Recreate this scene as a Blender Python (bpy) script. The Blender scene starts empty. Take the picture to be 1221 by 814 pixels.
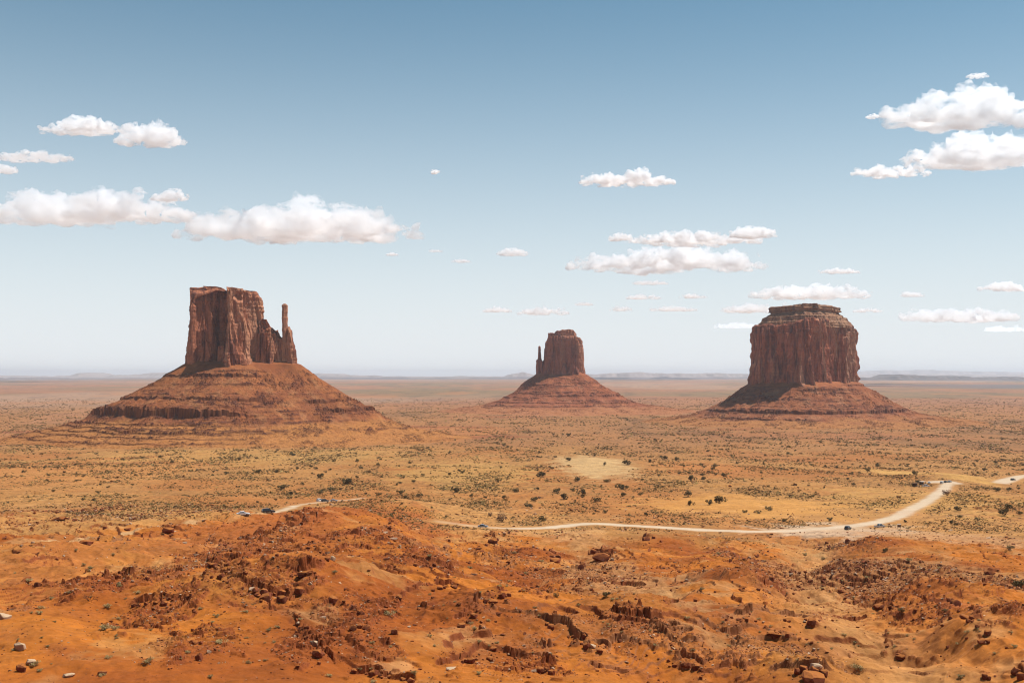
import bpy, bmesh, math, random
import numpy as np
from mathutils import Vector, Matrix

SC = bpy.context.scene
COL = SC.collection
F = 1309.0            # focal length in photograph pixels (1221 wide)
CXP, HY = 610.5, 446.0
rng = np.random.default_rng(7)
random.seed(7)

# ------------------------------------------------------------------ noise
def _h(ix, iy, iz, seed):
    U = np.uint32
    h = ix.astype(np.int32).astype(U) * U(374761393) + iy.astype(np.int32).astype(U) * U(668265263) + U((seed * 974634541) & 0xFFFFFFFF)
    if not isinstance(iz, int): h = h + iz.astype(np.int64).astype(U) * U(2147483647)
    h = (h ^ (h >> U(13))) * U(1274126177)
    h = (h ^ (h >> U(16))) * U(2246822519)
    return h ^ (h >> U(15))

def hf(ix, iy, seed):
    return _h(ix, iy, 0, seed).astype(np.float32) * np.float32(1 / 4294967295.0)

def perlin2(x, y, seed=0):
    x, y = np.broadcast_arrays(x, y)
    x0 = np.floor(x); y0 = np.floor(y)
    fx = (x - x0).astype(np.float32); fy = (y - y0).astype(np.float32)
    ux = fx * fx * fx * (fx * (fx * 6 - 15) + 10); uy = fy * fy * fy * (fy * (fy * 6 - 15) + 10)
    def g(i, j):
        a = hf(x0 + i, y0 + j, seed) * (2 * math.pi)
        return np.cos(a) * (fx - i) + np.sin(a) * (fy - j)
    a = g(0, 0); a += ux * (g(1, 0) - a)
    b = g(0, 1); b += ux * (g(1, 1) - b)
    return (a + uy * (b - a)) * 1.4

def fbm2(x, y, octaves=4, seed=0, gain=.5, lac=2.03):
    o = np.zeros(np.broadcast(x, y).shape); a = 1.0
    for k in range(octaves):
        o += a * perlin2(x, y, seed + k * 17)
        x = x * lac + 11.3; y = y * lac - 7.7; a *= gain
    return o

def perlin3(x, y, z, seed=0):
    x0 = np.floor(x); y0 = np.floor(y); z0 = np.floor(z)
    fx, fy, fz = x - x0, y - y0, z - z0
    u = fx * fx * (3 - 2 * fx); v = fy * fy * (3 - 2 * fy); w = fz * fz * (3 - 2 * fz)
    def g(i, j, k):
        h = _h(x0 + i, y0 + j, (z0 + k).astype(np.int64) * 1103515, seed)
        a = (h & 0xFFFF) / 65535.0 * 2 * math.pi; c = ((h >> 16) & 0xFFFF) / 65535.0 * 2 - 1
        s = np.sqrt(1 - c * c)
        return np.cos(a) * s * (fx - i) + np.sin(a) * s * (fy - j) + c * (fz - k)
    def lx(j, k):
        a = g(0, j, k); return a + u * (g(1, j, k) - a)
    a = lx(0, 0); a = a + v * (lx(1, 0) - a)
    b = lx(0, 1); b = b + v * (lx(1, 1) - b)
    return (a + w * (b - a)) * 1.5

def fbm3(x, y, z, octaves=4, seed=0, gain=.5):
    o = 0; a = 1.0
    for k in range(octaves):
        o = o + a * perlin3(x, y, z, seed + 31 * k)
        x, y, z = x * 2.03 + 3.1, y * 2.03 - 5.3, z * 2.03 + 8.9; a *= gain
    return o

def cells2(x, y, seed=0):
    x0 = np.floor(x); y0 = np.floor(y)
    f1 = np.full(x.shape, 9.0); f2 = np.full(x.shape, 9.0); cid = np.zeros(x.shape)
    for i in (-1, 0, 1):
        for j in (-1, 0, 1):
            cx = x0 + i; cy = y0 + j
            px = cx + hf(cx, cy, seed); py = cy + hf(cx, cy, seed + 5)
            d = np.hypot(x - px, y - py)
            c = d < f1
            f2 = np.where(c, f1, np.minimum(f2, d))
            cid = np.where(c, hf(cx, cy, seed + 9), cid)
            f1 = np.where(c, d, f1)
    return f1, f2, cid

def sstep(a, b, x):
    t = np.clip((x - a) / (b - a), 0, 1)
    return t * t * (3 - 2 * t)

def lerp(a, b, t):
    return a + (b - a) * t

# ------------------------------------------------------------------ object helpers
def tag(o, label=None, cat=None, group=None, kind=None):
    if label: o['label'] = label
    if cat: o['category'] = cat
    if group: o['group'] = group
    if kind: o['kind'] = kind
    return o

def link(name, me, mat=None, parent=None, loc=(0, 0, 0)):
    o = bpy.data.objects.new(name, me); COL.objects.link(o)
    if mat is not None and me is not None: me.materials.append(mat)
    if parent is not None: o.parent = parent
    o.location = loc
    return o

def empty(name, loc, rz=0):
    o = bpy.data.objects.new(name, None); COL.objects.link(o)
    o.location = loc; o.rotation_euler = (0, 0, rz); o.empty_display_size = 1
    return o

def mesh_np(name, V, Fc, smooth=True):
    """V (n,3); Fc (m,k) index array, all faces of one size, or a list of such arrays."""
    me = bpy.data.meshes.new(name)
    Fs = Fc if isinstance(Fc, list) else [Fc]
    V = np.asarray(V, dtype=np.float32)
    me.vertices.add(len(V)); me.vertices.foreach_set('co', V.ravel())
    nl = sum(f.size for f in Fs); npoly = sum(len(f) for f in Fs)
    me.loops.add(nl); me.polygons.add(npoly)
    me.loops.foreach_set('vertex_index', np.concatenate([np.asarray(f, dtype=np.int32).ravel() for f in Fs]))
    tot = np.concatenate([np.full(len(f), f.shape[1], dtype=np.int32) for f in Fs])
    start = np.concatenate([[0], np.cumsum(tot)[:-1]]).astype(np.int32)
    me.polygons.foreach_set('loop_start', start); me.polygons.foreach_set('loop_total', tot)
    me.polygons.foreach_set('use_smooth', np.full(npoly, smooth, dtype=bool))
    me.update(calc_edges=True); me.validate()
    return me

def tint(me, C, name='tint'):
    a = me.attributes.new(name, 'FLOAT_COLOR', 'POINT')
    C4 = np.ones((len(C), 4), dtype=np.float32); C4[:, :3] = C
    a.data.foreach_set('color', C4.ravel())

def grid_faces(nr, nc, wrap=False):
    i = np.arange(nr - 1)[:, None]; j = np.arange(nc if wrap else nc - 1)[None, :]
    j2 = (j + 1) % nc
    a = i * nc + j; b = i * nc + j2; c = (i + 1) * nc + j2; d = (i + 1) * nc + j
    return np.stack([a, b, c, d], -1).reshape(-1, 4)

# ------------------------------------------------------------------ materials
def newmat(name):
    m = bpy.data.materials.new(name); m.use_nodes = True
    nt = m.node_tree; nt.nodes.clear()
    out = nt.nodes.new('ShaderNodeOutputMaterial')
    b = nt.nodes.new('ShaderNodeBsdfPrincipled')
    nt.links.new(b.outputs[0], out.inputs['Surface'])
    return m, nt, b

def N(nt, t, **kw):
    n = nt.nodes.new(t)
    for k, v in kw.items():
        if k.startswith('i_'): n.inputs[k[2:].replace('_', ' ')].default_value = v
        else: setattr(n, k, v)
    return n

def noise_node(nt, vec, scale, detail=5, rough=.6):
    n = N(nt, 'ShaderNodeTexNoise'); n.inputs['Scale'].default_value = scale
    n.inputs['Detail'].default_value = detail; n.inputs['Roughness'].default_value = rough
    nt.links.new(vec, n.inputs['Vector']); return n

def mapr(nt, val, a, b, c, d):
    n = N(nt, 'ShaderNodeMapRange'); 
    for i, v in zip((1, 2, 3, 4), (a, b, c, d)): n.inputs[i].default_value = v
    nt.links.new(val, n.inputs[0]); return n.outputs[0]

def mulcol(nt, col, fac_scalar):
    n = N(nt, 'ShaderNodeVectorMath', operation='SCALE')
    nt.links.new(col, n.inputs[0]); nt.links.new(fac_scalar, n.inputs['Scale']); return n.outputs[0]

def mixc(nt, a, b, fac, blend='MIX'):
    n = N(nt, 'ShaderNodeMix', data_type='RGBA', blend_type=blend)
    for s, v in ((n.inputs[0], fac), (n.inputs[6], a), (n.inputs[7], b)):
        if isinstance(v, (int, float)): s.default_value = v
        elif isinstance(v, tuple): s.default_value = (*v, 1)
        else: nt.links.new(v, s)
    return n.outputs[2]

def earth_mat(name, bump=.35, fine=(.78, 1.2), coarse=(.8, 1.16), speck=0.0):
    m, nt, b = newmat(name)
    at = N(nt, 'ShaderNodeAttribute', attribute_name='tint')
    tc = N(nt, 'ShaderNodeTexCoord'); ob = tc.outputs['Object']
    n1 = noise_node(nt, ob, .9, 8, .68); n2 = noise_node(nt, ob, .11, 7, .62); n3 = noise_node(nt, ob, .02, 5, .6)
    c = mulcol(nt, at.outputs['Color'], mapr(nt, n1.outputs['Fac'], .3, .7, *fine))
    c = mulcol(nt, c, mapr(nt, n2.outputs['Fac'], .3, .7, *coarse))
    # iron-red and pale-dust drift
    c = mixc(nt, c, (.33, .088, .018), mapr(nt, n3.outputs['Fac'], .52, .75, 0, .25))
    n4 = noise_node(nt, ob, .05, 8, .7)
    c = mixc(nt, c, (.55, .32, .12), mapr(nt, n4.outputs['Fac'], .56, .78, 0, .16))
    nt.links.new(c, b.inputs['Base Color'])
    b.inputs['Roughness'].default_value = .95; b.inputs['Specular IOR Level'].default_value = .15
    bn = noise_node(nt, ob, 1.6, 9, .7)
    bp = N(nt, 'ShaderNodeBump'); bp.inputs['Strength'].default_value = bump; bp.inputs['Distance'].default_value = .6
    nt.links.new(bn.outputs['Fac'], bp.inputs['Height']); nt.links.new(bp.outputs[0], b.inputs['Normal'])
    return m

def cliff_mat(name, base, dark, light, sx=.05, bump=.9):
    m, nt, b = newmat(name)
    tc = N(nt, 'ShaderNodeTexCoord'); ob = tc.outputs['Object']
    mp = N(nt, 'ShaderNodeMapping'); mp.inputs['Scale'].default_value = (1, 1, .12); nt.links.new(ob, mp.inputs[0])
    st = noise_node(nt, mp.outputs[0], sx * 2.4, 8, .65)      # vertical varnish streaks
    st2 = noise_node(nt, mp.outputs[0], sx * .7, 5, .6)
    mp2 = N(nt, 'ShaderNodeMapping'); mp2.inputs['Scale'].default_value = (.15, .15, 1.2); nt.links.new(ob, mp2.inputs[0])
    ly = noise_node(nt, mp2.outputs[0], .12, 6, .6)            # bedding
    gr = noise_node(nt, ob, .35, 8, .7)
    c = mixc(nt, base, dark, mapr(nt, st.outputs['Fac'], .47, .58, 0, .88))
    c = mixc(nt, c, light, mapr(nt, st2.outputs['Fac'], .52, .62, 0, .65))
    c = mulcol(nt, c, mapr(nt, ly.outputs['Fac'], .3, .7, .82, 1.15))
    c = mulcol(nt, c, mapr(nt, gr.outputs['Fac'], .3, .7, .75, 1.25))
    nt.links.new(c, b.inputs['Base Color'])
    b.inputs['Roughness'].default_value = .92; b.inputs['Specular IOR Level'].default_value = .15
    mp3 = N(nt, 'ShaderNodeMapping'); mp3.inputs['Scale'].default_value = (1, 1, .3); nt.links.new(ob, mp3.inputs[0])
    bn = noise_node(nt, mp3.outputs[0], .22, 9, .68)
    bp = N(nt, 'ShaderNodeBump'); bp.inputs['Strength'].default_value = bump; bp.inputs['Distance'].default_value = 4
    nt.links.new(bn.outputs['Fac'], bp.inputs['Height']); nt.links.new(bp.outputs[0], b.inputs['Normal'])
    return m

def rock_mat(name, base, var, dust, bump=.5, scale=1.2):
    m, nt, b = newmat(name)
    tc = N(nt, 'ShaderNodeTexCoord'); ob = tc.outputs['Object']
    oi = N(nt, 'ShaderNodeObjectInfo')
    n1 = noise_node(nt, ob, scale * 2, 8, .7); n2 = noise_node(nt, ob, scale * .6, 4, .6)
    c = mixc(nt, base, var, mapr(nt, n2.outputs['Fac'], .4, .62, 0, 1))
    c = mulcol(nt, c, mapr(nt, n1.outputs['Fac'], .3, .7, .7, 1.25))
    c = mulcol(nt, c, mapr(nt, oi.outputs['Random'], 0, 1, .78, 1.2))
    ge = N(nt, 'ShaderNodeNewGeometry'); sp = N(nt, 'ShaderNodeSeparateXYZ'); nt.links.new(ge.outputs['Normal'], sp.inputs[0])
    ad = N(nt, 'ShaderNodeMath', operation='ADD'); nt.links.new(sp.outputs['Z'], ad.inputs[0]); nt.links.new(mapr(nt, n1.outputs['Fac'], .3, .7, -.3, .3), ad.inputs[1])
    c = mixc(nt, c, dust, mapr(nt, ad.outputs[0], .45, .95, 0, .85))      # settled sand on upward faces
    nt.links.new(c, b.inputs['Base Color'])
    b.inputs['Roughness'].default_value = .93; b.inputs['Specular IOR Level'].default_value = .15
    bp = N(nt, 'ShaderNodeBump'); bp.inputs['Strength'].default_value = bump; bp.inputs['Distance'].default_value = .15
    nt.links.new(n1.outputs['Fac'], bp.inputs['Height']); nt.links.new(bp.outputs[0], b.inputs['Normal'])
    return m

def leaf_mat(name, a, bcol):
    m, nt, b = newmat(name)
    tc = N(nt, 'ShaderNodeTexCoord'); oi = N(nt, 'ShaderNodeObjectInfo')
    n1 = noise_node(nt, tc.outputs['Object'], 1.3, 4, .6)
    c = mixc(nt, a, bcol, mapr(nt, n1.outputs['Fac'], .35, .65, 0, 1))
    c = mulcol(nt, c, mapr(nt, oi.outputs['Random'], 0, 1, .75, 1.25))
    nt.links.new(c, b.inputs['Base Color'])
    b.inputs['Roughness'].default_value = .8; b.inputs['Specular IOR Level'].default_value = .2
    return m

def plain_mat(name, col, rough=.5, spec=.5, metal=0, coat=0):
    m, nt, b = newmat(name)
    tc = N(nt, 'ShaderNodeTexCoord'); n1 = noise_node(nt, tc.outputs['Object'], 2.5, 5, .6)
    c = mixc(nt, col, tuple(x * .6 + y * .4 for x, y in zip(col, (.42, .25, .13))), mapr(nt, n1.outputs['Fac'], .5, .8, 0, .5))
    nt.links.new(c, b.inputs['Base Color'])
    b.inputs['Roughness'].default_value = rough; b.inputs['Specular IOR Level'].default_value = spec
    b.inputs['Metallic'].default_value = metal; b.inputs['Coat Weight'].default_value = coat
    return m

M_ground = earth_mat('desert_earth')
M_road = earth_mat('road_dust', bump=.15, fine=(.92, 1.07), coarse=(.93, 1.07))
M_talus = earth_mat('talus_earth', bump=.55, fine=(.75, 1.2), coarse=(.78, 1.2))
M_cliff_a = cliff_mat('cliff_sandstone', (.40, .142, .072), (.15, .05, .032), (.52, .25, .14))
M_cliff_b = cliff_mat('cliff_far_sandstone', (.33, .108, .058), (.17, .056, .038), (.45, .20, .115), sx=.035)
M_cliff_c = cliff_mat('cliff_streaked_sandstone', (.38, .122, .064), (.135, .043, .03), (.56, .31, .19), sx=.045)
M_cap = cliff_mat('caprock_sandstone', (.31, .15, .082), (.16, .066, .038), (.40, .22, .13), sx=.03)
M_rock_red = rock_mat('red_rock', (.22, .06, .024), (.14, .04, .019), (.38, .13, .028))  # rock red, darkened so boulder fronts read as shadow
M_rock_pale = rock_mat('pale_rock', (.44, .29, .19), (.30, .16, .09), (.52, .36, .22))
M_juniper = leaf_mat('juniper_leaf', (.10, .068, .022), (.155, .105, .038))
M_sage = leaf_mat('sage_leaf', (.31, .22, .085), (.40, .29, .13))
M_twig = leaf_mat('dry_twig', (.20, .12, .07), (.28, .18, .11))

# ------------------------------------------------------------------ terrain grid
U0, U1, NC = -.68, .68, 1405
_ys = []
y_ = 34.0
while y_ < 52000:
    _ys.append(y_)
    r = .0030 if y_ < 62 else .0017 if y_ < 330 else .0021 if y_ < 620 else .0036 if y_ < 1500 else .008 if y_ < 4000 else .02
    y_ *= 1 + r
YR = np.array(_ys); NR = len(YR)
UC = np.linspace(U0, U1, NC)
GY = np.repeat(YR[:, None], NC, 1); GX = YR[:, None] * UC[None, :]
PXC = CXP + F * UC                                  # the photo column each grid column runs along
print('grid', NR, NC)

prof_l = np.array([(20, -11), (55, -19.0), (75, -21.1), (95, -21.8), (130, -25), (190, -31), (300, -42.5), (420, -54), (480, -60), (700, -73),
                   (1150, -89), (1450, -95), (2000, -99.5), (2900, -101), (60000, -101)])
prof_r = np.array([(20, -10), (55, -19.5), (85, -24), (120, -27.4), (180, -35), (260, -46), (350, -56.5), (470, -67), (600, -70.6), (830, -80.5),
                   (1200, -92.6), (1500, -96.5), (2000, -99.5), (2900, -101), (60000, -101)])
def prof(p, Y):
    from_x = np.log(p[:, 0]); x = np.log(Y)
    v = np.interp(x, from_x, p[:, 1])
    k = np.ones(15) / 15
    return v
zl = prof(prof_l, YR); zr = prof(prof_r, YR)
def smooth1(v, n=61):
    p = np.pad(v, n // 2, mode='edge'); return np.convolve(p, np.ones(n) / n, 'valid')
zl, zr = smooth1(zl), smooth1(zr)
wr = sstep(330, 690, PXC)[None, :]
Z = zl[:, None] * (1 - wr) + zr[:, None] * wr

# undulation that grows with distance from the viewer, fading out on the flat valley floor
amp_fg = sstep(40, 120, YR) * (1 - sstep(320, 520, YR))
nf = YR < 900
Z[nf] += (fbm2(GX[nf] / 62, GY[nf] / 62, 4, 3) * (2.6 * amp_fg[nf, None]))
Z[nf] += (np.abs(fbm2(GX[nf] / 30 + 4, GY[nf] / 30, 3, 21)) - .3) * (-2.3 * amp_fg[nf, None])
mid = sstep(420, 600, YR) * (1 - sstep(1500, 3500, YR))
Z += fbm2(GX / 150, GY / 150, 4, 41) * (2.2 * mid[:, None])
far = sstep(2500, 6000, YR)
Z += fbm2(GX / 2600, GY / 2600, 3, 61) * (9 * far[:, None])

def col_of(px):
    return int(np.clip(round((px - CXP) / F / (U1 - U0) * (NC - 1) + (NC - 1) / 2), 0, NC - 1))
def unproj(px, py):
    """Where the line of sight through a photo point first meets the ground: (x, y, z)."""
    j = col_of(px)
    S = HY - F * Z[:, j] / YR
    k = int(np.argmax(S <= py)) if (S <= py).any() else NR - 1
    k = max(k, 1)
    s0, s1 = S[k - 1], S[k]
    t = 0 if abs(s0 - s1) < 1e-6 else np.clip((s0 - py) / (s0 - s1), 0, 1)
    Y = YR[k - 1] + t * (YR[k] - YR[k - 1])
    return np.array([(px - CXP) / F * Y, Y, Z[k - 1, j] + t * (Z[k, j] - Z[k - 1, j])])
LY = np.log(YR)
def ground_z(x, y):
    x = np.asarray(x, float); y = np.asarray(y, float)
    fi = np.interp(np.log(y), LY, np.arange(NR)); fj = (x / y - U0) / (U1 - U0) * (NC - 1)
    fj = np.clip(fj, 0, NC - 1.001); fi = np.clip(fi, 0, NR - 1.001)
    i = fi.astype(int); j = fj.astype(int); a = fi - i; b = fj - j
    return (Z[i, j] * (1 - b) + Z[i, j + 1] * b) * (1 - a) + (Z[i + 1, j] * (1 - b) + Z[i + 1, j + 1] * b) * a
def rows_between(y0, y1):
    return slice(int(np.searchsorted(YR, y0)), int(np.searchsorted(YR, y1)) + 1)

# knolls, hollows: photo centre, half width in photo pixels, half depth (m), height (m)
for px, py, rw, rd, hh in [(465, 608, 62, 42, 5.5), (300, 622, 80, 40, 2.2), (410, 640, 115, 34, 5.0), (560, 648, 60, 45, 2.0), (1050, 652, 55, 32, 2.8), (1000, 668, 22, 18, 2.0),
                           (730, 656, 95, 32, 5.2), (640, 668, 40, 20, 2.4), (70, 676, 95, 20, 1.6), (330, 690, 95, 22, 2.2), (900, 700, 80, 26, 3.6),
                           (1190, 735, 60, 22, 1.8), (1140, 705, 40, 15, 2.2), (560, 735, 80, 14, 1.5), (760, 745, 60, 15, 1.8), (630, 690, 45, 20, -2.6),
                           (420, 690, 60, 14, 1.5), (960, 785, 60, 10, 1.7), (230, 740, 60, 12, .9), (480, 775, 70, 9, 1.0), (840, 655, 60, 22, 1.4),
                           (1120, 572, 60, 60, 5), (705, 553, 52, 75, 6), (890, 585, 120, 60, 2.5), (1190, 600, 60, 60, 5)]:
    c = unproj(px, py); rx = rw * c[1] / F
    R = rows_between(max(35, c[1] - 3.2 * rd), c[1] + 3.2 * rd)
    q = ((GX[R] - c[0]) / rx) ** 2 + ((GY[R] - c[1]) / rd) ** 2
    q = q * (1 + .35 * fbm2(GX[R] / 25, GY[R] / 25, 2, 77))
    Z[R] += hh * np.exp(-q * 1.1)

def seg_dist(P, R, closed=False):
    """signed side distance (positive = farther from the viewer), unsigned distance and arc length from a polyline, for grid rows R"""
    X = GX[R]; Yg = GY[R]
    best = np.full(X.shape, 1e9); side = np.zeros(X.shape); arc = np.zeros(X.shape); L = 0
    for a, b in zip(P[:-1], P[1:]):
        d = b - a; l = np.hypot(*d) + 1e-9; d = d / l
        rx = X - a[0]; ry = Yg - a[1]
        t = np.clip(rx * d[0] + ry * d[1], 0, l)
        dist = np.hypot(rx - t * d[0], ry - t * d[1])
        n = np.array([-d[1], d[0]])
        if n[1] < 0: n = -n
        s = rx * n[0] + ry * n[1]
        m = dist < best
        best = np.where(m, dist, best); side = np.where(m, s, side); arc = np.where(m, L + t, arc)
        L += l
    return best, side, arc, L

# a wash that runs down from the road pad towards the viewer, lower right
wash = [unproj(*p)[:2] for p in ((985, 642), (965, 668), (985, 705), (1030, 735), (1080, 765), (1130, 800), (1160, 813))]
R = rows_between(60, 520)
d, s, a, L = seg_dist([np.array(p) for p in wash], R)
Z[R] -= 5.0 * np.exp(-(d / 14) ** 2) * (.75 + .4 * fbm2(GX[R] / 12, GY[R] / 12, 3, 5))
WASH = (R, np.exp(-(d / 7) ** 2))

# the dirt road, laid on the ground before the rock ledges
road_px = [[(272, 616.5), (290, 613.5), (345, 606), (385, 598), (430, 594)],
           [(528, 622), (575, 628), (640, 629.5), (700, 624.5), (760, 627), (850, 632.5), (930, 633), (985, 630), (1030, 625), (1065, 617), (1095, 603), (1116, 590), (1128, 580), (1136, 577)],
           [(1136, 577), (1126, 574.5), (1116, 574.5)],
           [(1193, 575), (1206, 571), (1225, 567), (1280, 562)]]
road_px[0][0] = (306, 611.8); del road_px[0][1]
roads = [[unproj(*p)[:2] for p in r] for r in road_px]
hid = [roads[0][-1], (roads[0][-1] * .6 + roads[1][0] * .4) + np.array([0, 55]), (roads[0][-1] * .25 + roads[1][0] * .75) + np.array([0, 30]), roads[1][0]]
widths = [1.7,  3.4, 5.5, 5.0]
def dense(P, n=14):
    P = [np.array(p) for p in P]; out = []
    Q = [2 * P[0] - P[1]] + P + [2 * P[-1] - P[-2]]
    for i in range(1, len(Q) - 2):
        p0, p1, p2, p3 = Q[i - 1:i + 3]
        for t in np.linspace(0, 1, n, endpoint=False):
            out.append(.5 * (2 * p1 + (p2 - p0) * t + (2 * p0 - 5 * p1 + 4 * p2 - p3) * t * t + (3 * p1 - p0 - 3 * p2 + p3) * t ** 3))
    return out + [P[-1]]
road_d = np.full(GX.shape, 1e6)
R = rows_between(150, 1250)
for P, w in zip(roads, widths):
    d, s, a, L = seg_dist(dense(P, 5), R)
    zc = Z[R]
    road_d[R] = np.minimum(road_d[R], d - w + 1.3 * fbm2(GX[R] / 7, GY[R] / 7, 3, 90))
road_w = np.exp(-np.clip(road_d, 0, None) ** 2 / 18)
# level the carriageway: blend towards a blurred copy of the ground
def blur(A, n, axis):
    k = np.ones(n) / n
    p = [(0, 0), (0, 0)]; p[axis] = (n // 2, n // 2)
    Q = np.pad(A, p, mode='edge'); c = np.cumsum(Q, axis=axis)
    z0 = np.zeros_like(np.take(c, [0], axis=axis)); c = np.concatenate([z0, c], axis=axis)
    return (np.take(c, np.arange(n, n + A.shape[axis]), axis=axis) - np.take(c, np.arange(0, A.shape[axis]), axis=axis)) / n
Zs = blur(blur(Z[R], 31, 1), 31, 0)
Z[R] = lerp(Z[R], Zs, np.clip(road_w[R], 0, 1)) 

# ------------------------------------------------------------------ rock ledges (photo polylines, cliff height in photo pixels)
ledges = [([(256, 634), (279, 629), (295, 621)], 4), ([(245, 668), (262, 672), (290, 668)], 7), ([(330, 661), (350, 660)], 6), ([(345, 629), (360, 629)], 4),
          ([(360, 642), (386, 641)], 5), ([(352, 684), (372, 680), (374, 682)], 9), ([(388, 667), (400, 665)], 8), ([(300, 700), (317, 706), (345, 707)], 9),
          ([(240, 680), (270, 690), (300, 703), (340, 730), (365, 760), (400, 792)], 6), ([(230, 655), (250, 645), (275, 650)], 4),
          ([(474, 709), (495, 702), (524, 699), (545, 696)], 6), ([(544, 744), (562, 733), (583, 715), (606, 707)], 8),
          ([(524, 794), (562, 785), (584, 782)], 8), ([(585, 771), (607, 763)], 6), ([(421, 746), (442, 747)], 8), ([(417, 798), (448, 803), (493, 812)], 9),
          ([(400, 642), (431, 639), (460, 631), (482, 622)], 4), ([(464, 638), (486, 647), (502, 651), (538, 653)], 3.5), ([(481, 681), (497, 677)], 4),
          ([(505, 663), (520, 668), (538, 675)], 3.5), ([(400, 663), (426, 654)], 5), ([(400, 722), (430, 727), (460, 722), (514, 727)], 4.5),
          ([(705, 658), (717, 660), (730, 664)], 10), ([(650, 656), (662, 663), (670, 664)], 7), ([(686, 673), (698, 672)], 8), ([(764, 640), (776, 641)], 8), ([(580, 637), (594, 642)], 6),
          ([(650, 741), (681, 758), (700, 767), (725, 776)], 6), ([(790, 725), (812, 724)], 4), ([(735, 728), (760, 735), (790, 760), (815, 778)], 5),
          ([(815, 714), (850, 716)], 3), ([(883, 737), (931, 738), (967, 738), (974, 744)], 6), ([(912, 756), (936, 756)], 9), ([(868, 764), (895, 763)], 5),
          ([(945, 800), (962, 798), (990, 800)], 15), ([(915, 800), (950, 797)], 5), ([(900, 700), (912, 694), (924, 684)], 6), ([(850, 742), (880, 733)], 3),
          ([(1132, 712), (1148, 716)], 9), ([(1144, 733), (1167, 739), (1181, 752)], 7), ([(1164, 761), (1178, 762)], 7), ([(1168, 803), (1180, 806)], 8), ([(1208, 798), (1225, 802)], 14),
          ([(1044, 720), (1058, 721), (1069, 723)], 6), ([(1053, 770), (1069, 769)], 5), ([(1066, 781), (1082, 777)], 7), ([(1170, 681), (1189, 682)], 5), ([(1164, 693), (1178, 693)], 4),
          ([(22, 655), (52, 653)], 5), ([(94, 644), (121, 648)], 7), ([(60, 617), (83, 616)], 4), ([(38, 589), (60, 588)], 4), ([(190, 629), (209, 633)], 6), ([(218, 602), (253, 602)], 3), ([(225, 598), (270, 600)], 2),
          ([(152, 691), (177, 686)], 8), ([(152, 722), (188, 716), (200, 718)], 8), ([(200, 712), (222, 716)], 6), ([(159, 738), (190, 752), (217, 762)], 5), ([(232, 760), (240, 765)], 9),
          ([(255, 715), (300, 725), (320, 735)], 3), ([(60, 770), (75, 780), (110, 790)], 1.5), ([(0, 697), (25, 702)], 2), ([(835, 581), (860, 580), (885, 577)], 4),
          ([(905, 574), (915, 573)], 2.5), ([(1160, 607), (1200, 602)], 3), ([(610, 700), (640, 706), (655, 713)], 3.5), ([(620, 745), (640, 738)], 4), ([(700, 795), (740, 800), (780, 808)], 5), ([(640, 800), (660, 797)], 8),
          ([(805, 790), (830, 795), (836, 800)], 9), ([(1085, 800), (1110, 806)], 4)]
rock = np.zeros(GX.shape, dtype=np.float32)
warp_lim = rows_between(60, 800)
for li, (P, hp) in enumerate(ledges):
    W = [unproj(*p) for p in P]
    Yc = np.mean([w[1] for w in W]); H = hp * Yc / F * .68
    R = rows_between(min(w[1] for w in W) - 8 * H - 4, max(w[1] for w in W) + 14 * H + 6)
    Wp = [w[:2] for w in W]
    jx0 = max(0, col_of(min(p[0] for p in P) - 60)); jx1 = min(NC, col_of(max(p[0] for p in P) + 60))
    sl = (R, slice(jx0, jx1))
    X_, Y_ = GX[sl], GY[sl]
    # local polyline distance
    best = np.full(X_.shape, 1e9); side = np.zeros(X_.shape); arc = np.zeros(X_.shape); L = 0
    for a, b in zip(Wp[:-1], Wp[1:]):
        d = b - a; l = np.hypot(*d) + 1e-9; d = d / l
        rx = X_ - a[0]; ry = Y_ - a[1]; t = np.clip(rx * d[0] + ry * d[1], 0, l)
        dist = np.hypot(rx - t * d[0], ry - t * d[1]); n = np.array([-d[1], d[0]])
        if n[1] < 0: n = -n
        s = rx * n[0] + ry * n[1]; m = dist < best
        best = np.where(m, dist, best); side = np.where(m, s, side); arc = np.where(m, L + rx * d[0] + ry * d[1], arc); L += l
    sc_ = max(H, .5)
    f1, f2, cid = cells2(X_ / (1.5 * sc_) + li * 7, Y_ / (1.5 * sc_), 300 + li)
    side = side + fbm2(X_ / (5 * sc_), Y_ / (5 * sc_), 3, 400 + li) * 1.2 * sc_ + (cid - .5) * 1.3 * sc_
    ends = sstep(-.8 * sc_, 1.2 * sc_, arc) * (1 - sstep(L - 1.2 * sc_, L + .8 * sc_, arc))
    hh = H * ends * (.7 + .42 * cid) * np.clip(.85 + .9 * fbm2(X_ / (7 * sc_), Y_ / (7 * sc_), 2, 500 + li), 0, 1.4)
    w = .12 * sc_
    rise = sstep(-w, w, side) * np.exp(-np.clip(side, 0, None) / (4.5 * sc_)) - .28 * sstep(-1.6 * sc_, -.1, side) * (1 - sstep(-.1, .1, side)) 
    Z[sl] += hh * rise * (1 - np.clip(road_w[sl], 0, 1))
    rock[sl] = np.maximum(rock[sl], ends * np.exp(-(side / (1.6 * sc_)) ** 2))

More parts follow.
